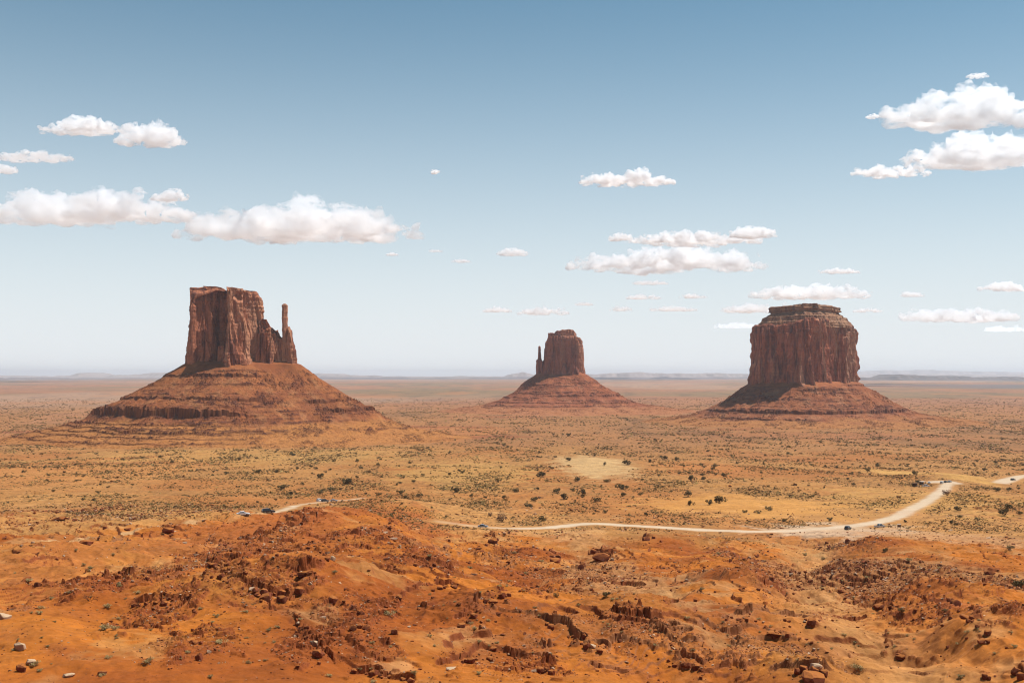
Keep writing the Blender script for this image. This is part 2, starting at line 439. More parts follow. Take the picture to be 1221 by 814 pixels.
# rubble fields: photo centre, half size in pixels, block size (m), strength
rubble = [(280, 662, 40, 30, 1.0, 1), (325, 695, 55, 26, 1.1, 1), (372, 770, 36, 34, .9, .9), (200, 725, 45, 25, .8, .8), (165, 700, 25, 16, .7, .7), (235, 770, 50, 25, .6, .6), (110, 622, 55, 12, 1.1, .5),
          (40, 615, 40, 10, 1.1, .5), (190, 618, 30, 10, 1.0, .5), (755, 755, 32, 34, .75, 1), (800, 770, 40, 25, .7, .7), (710, 755, 40, 25, .7, .6), (430, 730, 45, 22, .8, .7), (440, 778, 40, 20, .7, .7),
          (505, 668, 45, 14, .9, .6), (470, 645, 50, 14, .9, .5), (560, 735, 40, 22, .6, .4), (650, 690, 45, 20, .9, .5), (715, 690, 45, 16, 1.0, .6), (935, 690, 38, 22, .9, .9), (970, 725, 40, 40, .7, .6),
          (890, 775, 40, 28, .6, .8), (960, 785, 45, 20, .6, .8), (1050, 690, 70, 26, .9, .7), (1120, 690, 60, 18, .9, .7), (1155, 745, 35, 40, .8, .9), (1090, 735, 50, 35, .6, .5), (1010, 655, 25, 12, 1.0, .6),
          (620, 790, 60, 20, .6, .5), (830, 790, 40, 20, .6, .7), (365, 655, 40, 20, .9, .6), (600, 660, 50, 22, .9, .4), (850, 690, 50, 20, .8, .4)]
rub = np.zeros(GX.shape, dtype=np.float32); blk = np.full(GX.shape, .8, dtype=np.float32)
for px, py, rw, rh, bs, st in rubble:
    c = unproj(px, py); y1 = unproj(px, max(py - rh, 470))[1]; y0 = unproj(px, min(py + rh, 860))[1]
    rd = max(3, (y1 - y0) / 2); cy = (y0 + y1) / 2; cx = (px - CXP) / F * cy; rx = rw * c[1] / F
    R = rows_between(max(35, cy - 2 * rd), cy + 2 * rd)
    q = np.hypot((GX[R] - cx) / rx, (GY[R] - cy) / rd)
    q = q + .55 * fbm2(GX[R] / (.4 * rx + 2), GY[R] / (.4 * rx + 2), 3, int(px))
    v = st * (1 - sstep(.55, 1.25, q))
    rub[R] = np.maximum(rub[R], v)
near = rows_between(34, 640)
offroad = 1 - np.clip(road_w[near] * 1.3, 0, 1)
Xn, Yn = GX[near], GY[near]
wx = Xn + fbm2(Xn / 3, Yn / 3, 2, 700) * .8; wy = Yn + fbm2(Xn / 3, Yn / 3, 2, 710) * .8
# slabs dip to the upper right, so blocks are stretched that way
ca, sa = math.cos(.6), math.sin(.6)
ax_, ay_ = wx * ca + wy * sa, -wx * sa + wy * ca
f1, f2, cid = cells2(ax_ / 2.3, ay_ / 1.4, 720)
big = np.clip((f2 - f1) * 4.5, 0, 1) * np.clip(cid - .25, 0, 1) * .52
f1b, f2b, cidb = cells2(ax_ / .9, ay_ / .6, 730)
small = np.clip((f2b - f1b) * 4, 0, 1) * cidb ** 2 * .32
gate = sstep(.20, .5, (rub[near] + .10) * (.55 + .9 * sstep(-.2, .5, fbm2(Xn / 6, Yn / 6, 3, 740))))
Z[near] += (big + small) * gate * offroad * 1.05
rock[near] = np.maximum(rock[near], gate * .8)
# loose low strata steps and small roughness everywhere in front
f1c, f2c, cidc = cells2(Xn / .8, Yn / .8, 760)
peb = np.clip((f2c - f1c) * 2.5, 0, 1) * np.clip(cidc - .86, 0, 1) * 2.4 * sstep(-.1, .5, fbm2(Xn / 18, Yn / 18, 3, 770))
Z[near] += peb * offroad * (1 - sstep(350, 600, Yn))
rock[near] = np.maximum(rock[near], np.clip(peb * 2, 0, .7))
st_m = sstep(-.1, .45, fbm2(Xn / 40, Yn / 40, 3, 780)) * offroad * (1 - sstep(350, 560, Yn)) * sstep(60, 110, Yn)
hz = Z[near] + .16 * Xn + fbm2(Xn / 16, Yn / 16, 4, 790) * 1.6
stp = 1.15; fr = hz / stp - np.floor(hz / stp)
Z[near] += (sstep(.0, .12, fr) - fr) * stp * st_m * .6
rock[near] = np.maximum(rock[near], st_m * (1 - sstep(.1, .2, fr)) * .9)
hz = Z[near] - .22 * Xn + .1 * Yn + fbm2(Xn / 12, Yn / 12, 4, 791) * 1.5
st2 = sstep(.0, .5, fbm2(Xn / 28 + 5, Yn / 28, 3, 781)) * offroad * (1 - sstep(260, 420, Yn)) * sstep(60, 110, Yn)
fr = hz / .5 - np.floor(hz / .5)
Z[near] += (sstep(.0, .12, fr) - fr) * .5 * st2 * .35
rock[near] = np.maximum(rock[near], st2 * (1 - sstep(.1, .2, fr)) * .8)
Z[near] += (.5 - np.abs(fbm2(Xn / 7, Yn / 7, 4, 801))) * .85 * offroad * sstep(60, 120, Yn) * (1 - sstep(350, 520, Yn))
Z[near] += fbm2(Xn / 1.6, Yn / 1.6, 3, 800) * .07 * (1 - sstep(120, 350, Yn)) * offroad
for R0 in (rows_between(560, 1700),):
    Z[R0] += np.clip(fbm2(GX[R0] / 5, GY[R0] / 5, 3, 820), -.5, 1) * .35 * (1 - np.clip(road_w[R0] * 1.3, 0, 1))

# ------------------------------------------------------------------ ground colour (albedo)
def C(*v): return np.array(v)
# the red slope ends along an uneven line: high up the mound left of centre, lower to both sides
Yb = np.interp(PXC, *zip(*[(p, unproj(p, q)[1]) for p, q in ((-60, 642), (60, 640), (150, 632), (230, 621), (300, 613), (420, 600), (500, 609), (560, 632), (700, 640), (850, 641), (1000, 646), (1120, 655), (1260, 650))]))
near_k = (1 - sstep(.86, 1.12, GY / Yb[None] + .22 * fbm2(GX / 50, GY / 50, 4, 900)))[..., None]
n_a = fbm2(GX / 34, GY / 34, 4, 910)[..., None]; n_b = fbm2(GX / 120, GY / 260, 4, 920)[..., None]
fgc = lerp(C(.43, .132, .017), C(.29, .074, .011), sstep(-.3, .4, n_a)); fgc = lerp(fgc, C(.48, .20, .038), sstep(.1, .7, fbm2(GX / 50 + 9, GY / 50, 3, 930))[..., None] * .5)
plc = lerp(C(.415, .19, .055), C(.375, .142, .036), sstep(-.3, .5, n_b)); plc = lerp(plc, C(.34, .155, .046), sstep(.0, .6, fbm2(GX / 75, GY / 120, 4, 940))[..., None] * .7)
col = lerp(plc, fgc, near_k)
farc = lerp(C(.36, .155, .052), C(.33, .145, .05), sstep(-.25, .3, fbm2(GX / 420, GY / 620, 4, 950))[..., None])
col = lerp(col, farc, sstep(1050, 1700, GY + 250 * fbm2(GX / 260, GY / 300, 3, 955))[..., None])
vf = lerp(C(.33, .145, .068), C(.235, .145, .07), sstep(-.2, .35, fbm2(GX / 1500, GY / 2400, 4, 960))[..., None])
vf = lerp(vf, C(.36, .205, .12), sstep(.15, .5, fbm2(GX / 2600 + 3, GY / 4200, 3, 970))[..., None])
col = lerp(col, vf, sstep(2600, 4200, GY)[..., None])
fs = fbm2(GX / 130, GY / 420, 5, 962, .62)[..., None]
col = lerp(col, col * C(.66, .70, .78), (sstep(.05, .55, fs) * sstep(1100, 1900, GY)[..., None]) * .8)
col = lerp(col, C(.40, .17, .07), (sstep(.25, .6, fbm2(GX / 300 + 7, GY / 900, 4, 963))[..., None] * sstep(1100, 1900, GY)[..., None]) * .6)
col = lerp(col, C(.11, .11, .115), (sstep(7500, 8200, GY + 900 * fbm2(GX / 1800, GY / 1800, 3, 971)) * (1 - sstep(10500, 11500, GY)) * sstep(2500, 4000, GX))[..., None] * .75)
def patch(px, py, rw, rh, c, st=1.0, edge=.5):
    y1 = unproj(px, max(py - rh, 452))[1]; y0 = unproj(px, min(py + rh, 880))[1]
    rd = max(2.0, (y1 - y0) / 2); cy = (y0 + y1) / 2; cx = (px - CXP) / F * cy; rx = rw * cy / F
    R = rows_between(max(35, cy - 2.4 * rd), cy + 2.4 * rd)
    q = np.hypot((GX[R] - cx) / rx, (GY[R] - cy) / rd) + edge * fbm2(GX[R] / (.35 * rx + 2), GY[R] / (.35 * rx + 2), 4, int(px * 3 + py))
    w = st * (1 - sstep(.6, 1.25, q))
    col[R] = lerp(col[R], np.array(c) * np.array([.93, .80, .62]), w[..., None])
    return R, w
open_k = np.zeros(GX.shape, dtype=np.float32)          # where nothing grows
for p in [(705, 557, 46, 14, (.56, .40, .22), .9, .4), (1005, 633, 95, 9, (.57, .46, .38), .8, .5), (1120, 641, 90, 9, (.50, .30, .17), .7, .6), (10, 652, 28, 4, (.66, .46, .30), .9, .3),
          (880, 603, 125, 15, (.56, .30, .095), .85, .4), (1100, 569, 45, 9, (.57, .35, .125), .9, .3), (545, 640, 26, 18, (.52, .27, .10), .8, .5), (840, 560, 55, 10, (.47, .19, .06), .7, .6),
          (100, 565, 150, 26, (.50, .24, .085), .8, .6), (90, 705, 150, 65, (.54, .265, .08), .65, .5), (330, 690, 120, 80, (.36, .12, .036), .6, .6), (420, 622, 120, 20, (.38, .125, .036), .85, .5), (250, 636, 90, 14, (.40, .14, .036), .6, .5), (1050, 695, 115, 36, (.42, .235, .11), .7, .6),
          (740, 690, 70, 26, (.44, .255, .125), .7, .6), (1195, 735, 55, 35, (.40, .125, .042), .7, .5), (640, 640, 70, 9, (.54, .31, .14), .7, .5), (690, 645, 25, 18, (.55, .34, .17), .5, .6),
          (540, 770, 60, 18, (.50, .21, .06), .4, .6), (170, 675, 40, 12, (.58, .34, .14), .5, .7), (160, 770, 40, 16, (.56, .34, .14), .35, .8), (455, 685, 50, 7, (.56, .32, .13), .45, .7), (520, 765, 35, 9, (.54, .28, .10), .35, .8),
          (470, 795, 30, 6, (.62, .42, .24), .4, .6), (930, 655, 35, 10, (.50, .30, .13), .6, .6), (300, 545, 200, 10, (.50, .32, .12), .5, .6), (560, 565, 90, 14, (.52, .33, .12), .6, .6),
          (1090, 600, 100, 16, (.52, .31, .11), .6, .6), (500, 517, 130, 10, (.44, .195, .075), .85, .5), (80, 520, 120, 9, (.45, .21, .085), .7, .5), (330, 528, 150, 1.6, (.30, .10, .045), .7, .6), (560, 521, 90, 1.4, (.30, .10, .045), .7, .6), (40, 515, 90, 1.3, (.30, .10, .045), .7, .6), (100, 531, 130, 1.5, (.32, .11, .045), .6, .6), (520, 509, 70, 1.2, (.30, .10, .045), .6, .6), (600, 497, 60, 1.2, (.33, .11, .05), .6, .6), (150, 552, 90, 1.6, (.34, .12, .045), .5, .7), (860, 512, 70, 1.2, (.30, .11, .05), .6, .6), (980, 520, 160, 5, (.36, .15, .07), .5, .6), (930, 545, 90, 5, (.40, .16, .06), .5, .6)]:
    px, py, rw, rh, c, st, ed = p
    R, w = patch(px, py, rw, rh, c, st, ed)
    if py in (557, 603, 634, 641, 569): open_k[R] = np.maximum(open_k[R], w)
R, w = WASH; col[R] = lerp(col[R], C(.52, .28, .105), (w * .55)[..., None])
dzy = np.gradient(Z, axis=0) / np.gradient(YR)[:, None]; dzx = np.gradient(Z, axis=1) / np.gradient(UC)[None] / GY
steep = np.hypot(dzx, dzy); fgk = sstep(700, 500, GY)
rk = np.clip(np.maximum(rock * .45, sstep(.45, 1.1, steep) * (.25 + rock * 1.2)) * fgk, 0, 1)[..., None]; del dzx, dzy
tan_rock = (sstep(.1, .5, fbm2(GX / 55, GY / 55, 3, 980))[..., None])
rcol = lerp(C(.235, .062, .02), C(.36, .175, .075), tan_rock * .6)  # rock red, darkened to deepen the shade on ledge faces
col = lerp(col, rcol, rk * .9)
# crusts of pale dust on the flats
cr = sstep(.45, .8, fbm2(GX / 14, GY / 14, 5, 990))[..., None] * (1 - rk) * sstep(60, 90, GY)[..., None] * (1 - sstep(500, 900, GY))[..., None]
col = lerp(col, C(.55, .30, .12), cr * .4)
rw_ = sstep(1.2, -1.2, -road_d * -1)
road_mix = (1 - sstep(-1.4, 2.6, road_d)) * (1 - (sstep(430, 500, PXC) * (1 - sstep(510, 640, PXC)))[None] * .75)
col = lerp(col, lerp(C(.55, .405, .27), C(.46, .26, .115), sstep(-.3, .5, fbm2(GX / 8, GY / 8, 3, 995))[..., None] * (1 - sstep(560, 640, GX / GY * F + CXP))[..., None] * .8), road_mix[..., None])

R = rows_between(380, 3200); Xs, Ys_ = GX[R], GY[R]
spk = fbm2(Xs / 3.4, Ys_ / 5.5, 3, 1020, .65); pm = (1 - near_k[R, :, 0]) * (1 - np.clip(road_w[R] * 1.5, 0, 1)) * (1 - np.clip(open_k[R] * 1.2, 0, .9)) * np.clip(.55 + .9 * fbm2(Xs / 90, Ys_ / 140, 3, 1021), .1, 1)
col[R] = lerp(col[R], col[R] * C(.48, .50, .52), (sstep(.02, .42, spk) * pm * .8)[..., None])
col[R] = lerp(col[R], col[R] * C(1.18, 1.2, 1.2), (sstep(.05, .45, -spk) * pm * .7)[..., None])
R = near; spk = fbm2(Xn / 1.1, Yn / 1.5, 4, 1022, .7)
col[R] = lerp(col[R], col[R] * C(.58, .50, .46), (sstep(.05, .5, spk) * near_k[R, :, 0] * np.clip(.25 + .8 * rub[R] + .6 * fbm2(Xn / 20, Yn / 20, 3, 1023), .05, .8))[..., None])
gl_ = sstep(500, 900, GY)[..., None]
col = col * (.97 - .05 * gl_)
faint = np.zeros(GX.shape, dtype=np.float32); R = rows_between(180, 620)
for P, w_ in ((((-40, 655), (0, 652), (28, 651)), 2.6), (((30, 651), (110, 640), (165, 629), (230, 621), (290, 613.8), (312, 611.2)), 1.5)):
    d, s, a, L = seg_dist(dense([unproj(*q)[:2] for q in P], 4), R)
    faint[R] = np.maximum(faint[R], (1 - sstep(w_ * .6, w_ * 1.5, d + .8 * fbm2(GX[R] / 5, GY[R] / 5, 2, 996))) * np.clip(.55 + .9 * fbm2(GX[R] / 18, GY[R] / 18, 2, 997), .1, .9))
col = lerp(col, C(.50, .29, .13), faint[..., None])
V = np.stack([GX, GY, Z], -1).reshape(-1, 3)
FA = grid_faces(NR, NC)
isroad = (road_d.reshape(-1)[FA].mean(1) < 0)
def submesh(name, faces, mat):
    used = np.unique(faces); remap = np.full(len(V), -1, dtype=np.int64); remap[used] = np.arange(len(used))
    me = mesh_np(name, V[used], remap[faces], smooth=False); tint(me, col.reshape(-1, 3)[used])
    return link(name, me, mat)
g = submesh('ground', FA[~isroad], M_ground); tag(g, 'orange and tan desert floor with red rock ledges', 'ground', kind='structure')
rd = submesh('dirt_road', FA[isroad], M_road); tag(rd, 'pale dirt road winding across the desert floor', 'road', kind='structure')
del V

# ------------------------------------------------------------------ buttes
def crom(P, n):
    P = np.array(P, float); m = len(P); out = []
    for i in range(m):
        p0, p1, p2, p3 = P[i - 1], P[i], P[(i + 1) % m], P[(i + 2) % m]
        for t in np.linspace(0, 1, 40, endpoint=False):
            out.append(.5 * (2 * p1 + (p2 - p0) * t + (2 * p0 - 5 * p1 + 4 * p2 - p3) * t * t + (3 * p1 - p0 - 3 * p2 + p3) * t ** 3))
    out = np.array(out); d = np.hypot(*(np.roll(out, -1, 0) - out).T); s = np.concatenate([[0], np.cumsum(d)])
    out2 = np.vstack([out, out[:1]]); q = np.linspace(0, s[-1], n, endpoint=False)
    return np.stack([np.interp(q, s, out2[:, 0]), np.interp(q, s, out2[:, 1])], -1)

def tower(name, parent, outline, zb, ztop, n, m, mat, seed, flute=(5, 2.2, .8), lam=(30, 11, 4), batter=.07, shelf=None, flare=4, rim=2.5, crack=3.4, strata=.7, topn=2.0, prof=None):
    P = crom(outline, n); T = np.roll(P, -1, 0) - np.roll(P, 1, 0)
    T /= np.hypot(*T.T)[:, None]
    Nn = np.stack([T[:, 1], -T[:, 0]], -1)
    cen = P.mean(0)
    if ((P - cen) * Nn).sum() < 0: Nn = -Nn
    t = np.linspace(0, 1, m)[:, None]
    zt = ztop(P[:, 0], P[:, 1])[None, :] + topn * fbm3(P[:, 0] / 14, P[:, 1] / 14, np.zeros(n), 3, seed + 2)[None, :] + topn * .8 * np.round(1.5 * perlin3(P[:, 0] / 7, P[:, 1] / 7, np.zeros(n), seed + 8))[None, :] * .5
    Zt = zb + t * (zt - zb)
    X = np.repeat(P[None, :, 0], m, 0); Y = np.repeat(P[None, :, 1], m, 0)
    off = -(Zt - zb) * batter + flare * (1 - t) ** 4
    r = lambda v: 1 - 2.0 * np.abs(v)
    wz = fbm3(X / 40, Y / 40, Zt / 50, 2, seed + 90) * 10
    off = off + flute[0] * r(fbm3((X + wz) / lam[0], (Y + wz) / lam[0], Zt / (lam[0] * 6), 2, seed))
    off = off + flute[1] * r(perlin3((X + wz * .5) / lam[1], (Y - wz * .5) / lam[1], Zt / (lam[1] * 6), seed + 3))
    off = off - .42 * (flute[0] + flute[1])
    off = off + flute[2] * fbm3(X / lam[2], Y / lam[2], Zt / (lam[2] * 3), 3, seed + 5)
    cn = perlin3(X / (lam[0] * .7) + 9, Y / (lam[0] * .7), Zt / (lam[0] * 5), seed + 7)
    off = off - crack * np.exp(-(cn / .05) ** 2)
    cn = perlin3(X / (lam[1] * 1.1) + 5, Y / (lam[1] * 1.1), Zt / (lam[1] * 9), seed + 27)
    off = off - crack * .5 * np.exp(-(cn / .06) ** 2)
    off = off + strata * (perlin2(Zt / 3.2, X / 60, seed + 11) * 1.2 + perlin2(Zt / 9, X / 80, seed + 12)) * (.5 + .8 * sstep(.72, .9, t) + .5 * (1 - sstep(.05, .2, t)))
    # blocky plates that have spalled off
    f1, f2, cid = cells2(X / (lam[1] * .9) + Y / (lam[1] * .9), Zt / (lam[1] * 2.2), seed + 13)
    off = off + (cid - .5) * flute[1] * .8
    off = off - rim * np.clip((t - .965) / .035, 0, 1) ** 2
    if prof is not None:
        pt, pi = zip(*prof); off = off - np.interp(t[:, 0], pt, pi)[:, None]
    X = X + Nn[None, :, 0] * off; Y = Y + Nn[None, :, 1] * off
    rows = [np.stack([X, Y, Zt], -1)]
    K = 10
    tx, ty, tz = X[-1], Y[-1], Zt[-1]
    for k in range(1, K):
        s = 1 - k / K
        cx = cen[0] + (tx - cen[0]) * s; cy = cen[1] + (ty - cen[1]) * s
        cz = ztop(cx, cy) * (1 - s) + tz * s + topn * .5 * fbm3(cx / 9, cy / 9, cx * 0, 3, seed + 40) * (1 if k > 0 else 0)
        rows.append(np.stack([cx, cy, cz], -1)[None])
    Vv = np.concatenate(rows, 0); nr = len(Vv)
    Vv = Vv.reshape(-1, 3)
    apex = np.array([[cen[0], cen[1], float(ztop(cen[:1], cen[1:])[0])]])
    Fq = grid_faces(nr, n, True)
    last = (nr - 1) * n + np.arange(n); tri = np.stack([last, (nr - 1) * n + (np.arange(n) + 1) % n, np.full(n, len(Vv))], -1)
    me = mesh_np(name, np.vstack([Vv, apex]), [Fq, tri])
    return link(name, me, mat, parent)

def talus(name, parent, outline, profile, stretch, ledg, n, m, seed, cols, fanamp=3.5, apron=(-62, -78), apc=(.40, .165, .045)):
    P = crom(outline, 720); cen = P.mean(0)
    ang = np.arctan2(P[:, 1] - cen[1], P[:, 0] - cen[0]); rr = np.hypot(P[:, 0] - cen[0], P[:, 1] - cen[1])
    o = np.argsort(ang); ang, rr = ang[o], rr[o]
    # more samples on the side towards the valley road (front half)
    th = np.linspace(-math.pi, math.pi, n, endpoint=False); 
    th = th + .55 * np.sin(th + math.pi / 2 + math.pi) * 0
    r0 = np.interp(th, np.concatenate([ang - 2 * math.pi, ang, ang + 2 * math.pi]), np.tile(rr, 3))
    r0 = blur(np.concatenate([r0] * 3)[None], 41, 1)[0][n:2 * n]
    sa_, sv = zip(*stretch); sa_ = np.radians(sa_)
    S = np.interp(th, sa_, sv)
    ps, pz = (np.array(v) for v in zip(*profile))
    s = np.interp(np.linspace(0, 1, m), [0, .82, 1], [-14, ps[-1] * .72, ps[-1]])[:, None] * np.ones((1, n))
    rad = r0[None] + s * np.where(s > 0, S[None], 1)
    X = cen[0] + rad * np.cos(th)[None]; Y = cen[1] + rad * np.sin(th)[None]
    sw = s + 9 * fbm2(X / 60, Y / 60, 3, seed) * sstep(0, 40, s)
    z = np.interp(sw, ps, pz)
    z = np.where(sw < 0, pz[0] + .3 * -sw, z)
    # gullies and fans run downslope
    gl = fbm2(X / 55 + 3, Y / 55, 4, seed + 3) * .6 + fbm2(th[None] * 4.5 + s / 300, s / 190, 3, seed + 3) * .6
    fade = sstep(3, 30, s) * (1 - sstep(ps[-1] * .55, ps[-1] * .9, s))
    z = z - fanamp * (np.abs(gl) - .3) * fade
    rockm = np.zeros_like(z)
    for zl_, h, st, a0, aw, ragged in ledg:
        w = np.exp(-(np.angle(np.exp(1j * (th - math.radians(a0)))) / math.radians(aw)) ** 4)[None]
        nz = fbm2(X / 22, Y / 22, 3, seed + int(abs(zl_) * 7)); 
        w = w * np.clip(st * (1 + ragged * 1.2 * nz + ragged * .6 * perlin2(X / 9, Y / 9, seed + 4)), 0, 1.25)
        lv = zl_ + 1.6 * fbm2(X / 40, Y / 40, 2, seed + int(abs(zl_) * 3)) + h * .35 * perlin2(X / 6, Y / 6, seed + 55)
        q = z - lv
        z = z + np.where(q > 0, h * w * np.exp(-q / (2.2 * h)), 0) - np.where((q <= 0), h * .25 * w * np.exp(q / (1.2 * h)), 0)
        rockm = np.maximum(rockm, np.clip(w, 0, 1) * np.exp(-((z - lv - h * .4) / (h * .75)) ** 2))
    r_ = np.random.default_rng(seed)                      # many thin broken beds between the main ledges
    for q_ in range(26):
        zl_ = pz[0] - 4 - r_.random() * (pz[0] + 78); a0, aw, h = r_.uniform(-165, -15), r_.uniform(10, 38), r_.uniform(.9, 2.1)
        w = np.exp(-(np.angle(np.exp(1j * (th - math.radians(a0)))) / math.radians(aw)) ** 4)[None] * np.clip(.7 + 1.6 * fbm2(X / 16, Y / 16, 3, seed + 70 + q_), 0, 1.2)
        q = z - zl_ - 1.5 * fbm2(X / 35, Y / 35, 3, seed + 71)
        z = z + np.where(q > 0, h * w * np.exp(-q / (2 * h)), 0)
        rockm = np.maximum(rockm, .8 * np.clip(w, 0, 1) * np.exp(-((q - h * .5) / (h * .8)) ** 2))
    f1, f2, cid = cells2(X / 5.5, Y / 5.5, seed + 60); g1, g2, gid = cells2(X / 2.6, Y / 2.6, seed + 61)
    rk = sstep(-.15, .5, fbm2(X / 45, Y / 45, 3, seed + 62)) * fade
    bl = np.clip((f2 - f1) * 2, 0, 1) * np.clip(cid - .62, 0, 1) * 6.5 * (.15 + rk) * fade + np.clip((g2 - g1) * 2.5, 0, 1) * np.clip(gid - .5, 0, 1) * 2.7 * fade * (.5 + rk)
    z = z + bl + .35 * fbm2(X / 3, Y / 3, 3, seed + 63) * fade
    c = lerp(np.array(cols[0]), np.array(cols[1]), sstep(-.35, .4, fbm2(X / 40, Y / 40, 4, seed + 64))[..., None])
    c = lerp(c, np.array(cols[3]), (sstep(.1, .55, fbm2(X / 25, Y / 25, 4, seed + 65)) * fade)[..., None] * .5)
    c = lerp(c, np.array(apc), (sstep(apron[0], apron[1], z + 7 * fbm2(X / 60, Y / 60, 4, seed + 66)))[..., None] * .85)
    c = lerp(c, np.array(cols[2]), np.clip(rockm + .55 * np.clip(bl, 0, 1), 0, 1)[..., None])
    Vv = np.stack([X, Y, z], -1).reshape(-1, 3)
    me = mesh_np(name, Vv, grid_faces(m, n, True)[:, ::-1], smooth=False); tint(me, c.reshape(-1, 3))
    return link(name, me, M_talus, parent)

def const(v): return lambda x, y: np.full(np.shape(x), float(v))
def interp_x(pts):
    xs, zs = zip(*pts); return lambda x, y: np.interp(x, xs, zs)
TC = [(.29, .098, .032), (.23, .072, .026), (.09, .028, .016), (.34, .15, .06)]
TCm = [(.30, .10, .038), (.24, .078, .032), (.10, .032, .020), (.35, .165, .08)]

def px2x(px, cx, Y): return (px - cx) * Y / F
# --- the mitten with its thumb to the right
Yw, cw = 1700., 275
W = empty('rock_butte', (px2x(cw, CXP, Yw), Yw, 0))
tag(W, 'large red sandstone butte with a tall detached thumb spire on its right-hand end', 'butte')
W['label'] = 'biggest butte, with a tall slim spire standing beside its tower on a stepped red talus'
s = Yw / F
w_out = [(-60, -8), (-59, -28), (-53, -33), (-42, -26), (-30, -22), (-18, -6), (-14, 4), (-7, 4), (-1, -14), (2, -42), (10, -49), (22, -38), (32, -34), (44, -18), (54, -4), (48, 24), (20, 34), (-30, 32), (-57, 22)]
tower('cliff_tower', W, w_out, -6, interp_x([(-64, 108), (-58, 122), (-52, 129), (-48, 131), (-40, 135), (-18, 134), (-8, 128), (4, 131), (20, 132), (38, 129), (48, 124), (55, 116)]), 900, 230, M_cliff_a, 11,
      flute=(6, 3.6, 1.1), batter=.085, flare=5)
tower('pillar', W, [(-58, -20), (-56, -29), (-51, -32), (-46, -27), (-47, -16), (-53, -14)], 0, const(106), 160, 120, M_cliff_a, 15, flute=(.8, .6, .4), lam=(14, 6, 3), batter=.015, flare=3, crack=.5, strata=.4, topn=2.5)
tower('fallen_block', W, [(-18, -26), (-9, -31), (0, -30), (0, -18), (-12, -14)], 0, const(43), 160, 70, M_cliff_a, 16, flute=(1.4, 1, .5), lam=(14, 6, 3), batter=.16, flare=2, crack=.6, topn=3)
tower('saddle_ridge', W, [(44, -22), (60, -25), (78, -20), (86, -8), (84, 6), (66, 12), (46, 10)], -2, interp_x([(44, 84), (52, 80), (56, 66), (60, 72), (66, 72), (70, 64), (75, 66), (82, 58), (88, 52)]), 360, 110, M_cliff_a, 17,
      flute=(3.5, 2.0, .8), lam=(18, 8, 3.5), batter=.10, flare=3, topn=5)
tower('thumb_spire', W, [(80, -8), (82, -12), (87, -12), (90, -7), (89, 1), (85, 4), (81, 1)], -4, interp_x([(78, 108), (91, 109), (95, 106)]), 260, 200, M_cliff_a, 18, flute=(.7, .6, .4), lam=(16, 7, 3), batter=.012, flare=2, crack=.7, strata=.4, topn=1.5)
tower('thumb_buttress', W, [(88, -13), (95, -17), (102, -12), (104, 0), (95, 6), (86, 0)], -8, interp_x([(88, 72), (95, 66), (100, 44), (105, 16)]), 220, 110, M_cliff_a, 19, flute=(1.5, 1.2, .5), lam=(14, 6, 3), batter=.05, flare=2, crack=.8, topn=4)
w_foot = [(-66, 0), (-64, -30), (-40, -34), (3, -44), (40, -36), (78, -24), (104, -16), (108, 4), (80, 14), (50, 28), (0, 34), (-58, 24)]
talus('talus_slope', W, w_foot, [(0, 15), (60, -22), (105, -46), (140, -60), (152, -69), (210, -85), (270, -95), (330, -101), (430, -112)],
      [(-180, .93), (-150, .97), (-120, .97), (-90, 1), (-60, .97), (-30, .92), (0, .85), (60, .9), (120, .95), (180, .93)],
      [(-4, 3.2, 1, -105, 60, .7), (4, 1.6, .8, -80, 40, .9), (-40, 3.6, 1, -120, 62, .8), (-42, 4, .9, -18, 18, .8), (-30, 2, .5, -60, 60, 1.1), (-58, 9.5, 1.1, -122, 45, .55), (-55, 5, .6, -10, 25, 1), (-72, 1.8, 1, -125, 50, .35), (-77, 1.6, 1, -125, 50, .35), (-81, 1.6, 1, -125, 50, .35), (-86, 1.5, 1, -125, 50, .35), (-91, 1.5, .9, -125, 50, .35), (-16, 1.8, .5, -90, 70, 1)],
      1500, 330, 100, TC, apron=(-64, -76))
# --- the far mitten
Ye, ce = 3000., 668
E = empty('rock_butte', (px2x(ce, CXP, Ye), Ye, 0))
tag(E, 'smallest, most distant butte with a thin spire rising from one shoulder, between two bigger buttes', 'butte')
tower('cliff_tower', E, [(-44, 5), (-44, -22), (-20, -30), (10, -35), (44, -40), (58, -28), (63, 0), (55, 35), (5, 45), (-35, 32)], -16, interp_x([(-46, 84), (-40, 96), (-32, 102), (-10, 104), (40, 103), (58, 100), (63, 92)]), 620, 170, M_cliff_b, 31, flute=(4.5, 2.2, .9), batter=.045, flare=7, topn=2)
tower('caprock', E, [(-17, 0), (-12, -20), (15, -24), (38, -20), (44, -2), (34, 20), (5, 24), (-14, 14)], 97, interp_x([(-20, 108), (-14, 116), (-4, 118), (4, 121), (34, 121), (44, 112)]), 300, 40, M_cliff_b, 32, flute=(1.5, 1.2, .8), lam=(16, 8, 4), batter=.05, flare=0, crack=1, topn=2)
tower('cap_block', E, [(-34, -4), (-30, -14), (-20, -14), (-17, -2), (-26, 6)], 97, const(112), 120, 24, M_cliff_b, 33, flute=(.8, .6, .4), lam=(10, 5, 3), batter=.1, flare=0, crack=.4, topn=2)
tower('spire_shoulder', E, [(-66, 2), (-62, -14), (-46, -20), (-34, -18), (-34, 10), (-52, 16)], -16, interp_x([(-66, 38), (-56, 40), (-48, 34), (-42, 40), (-34, 44)]), 240, 70, M_cliff_b, 34, flute=(2, 1.4, .7), lam=(16, 8, 4), batter=.03, flare=6, topn=2)
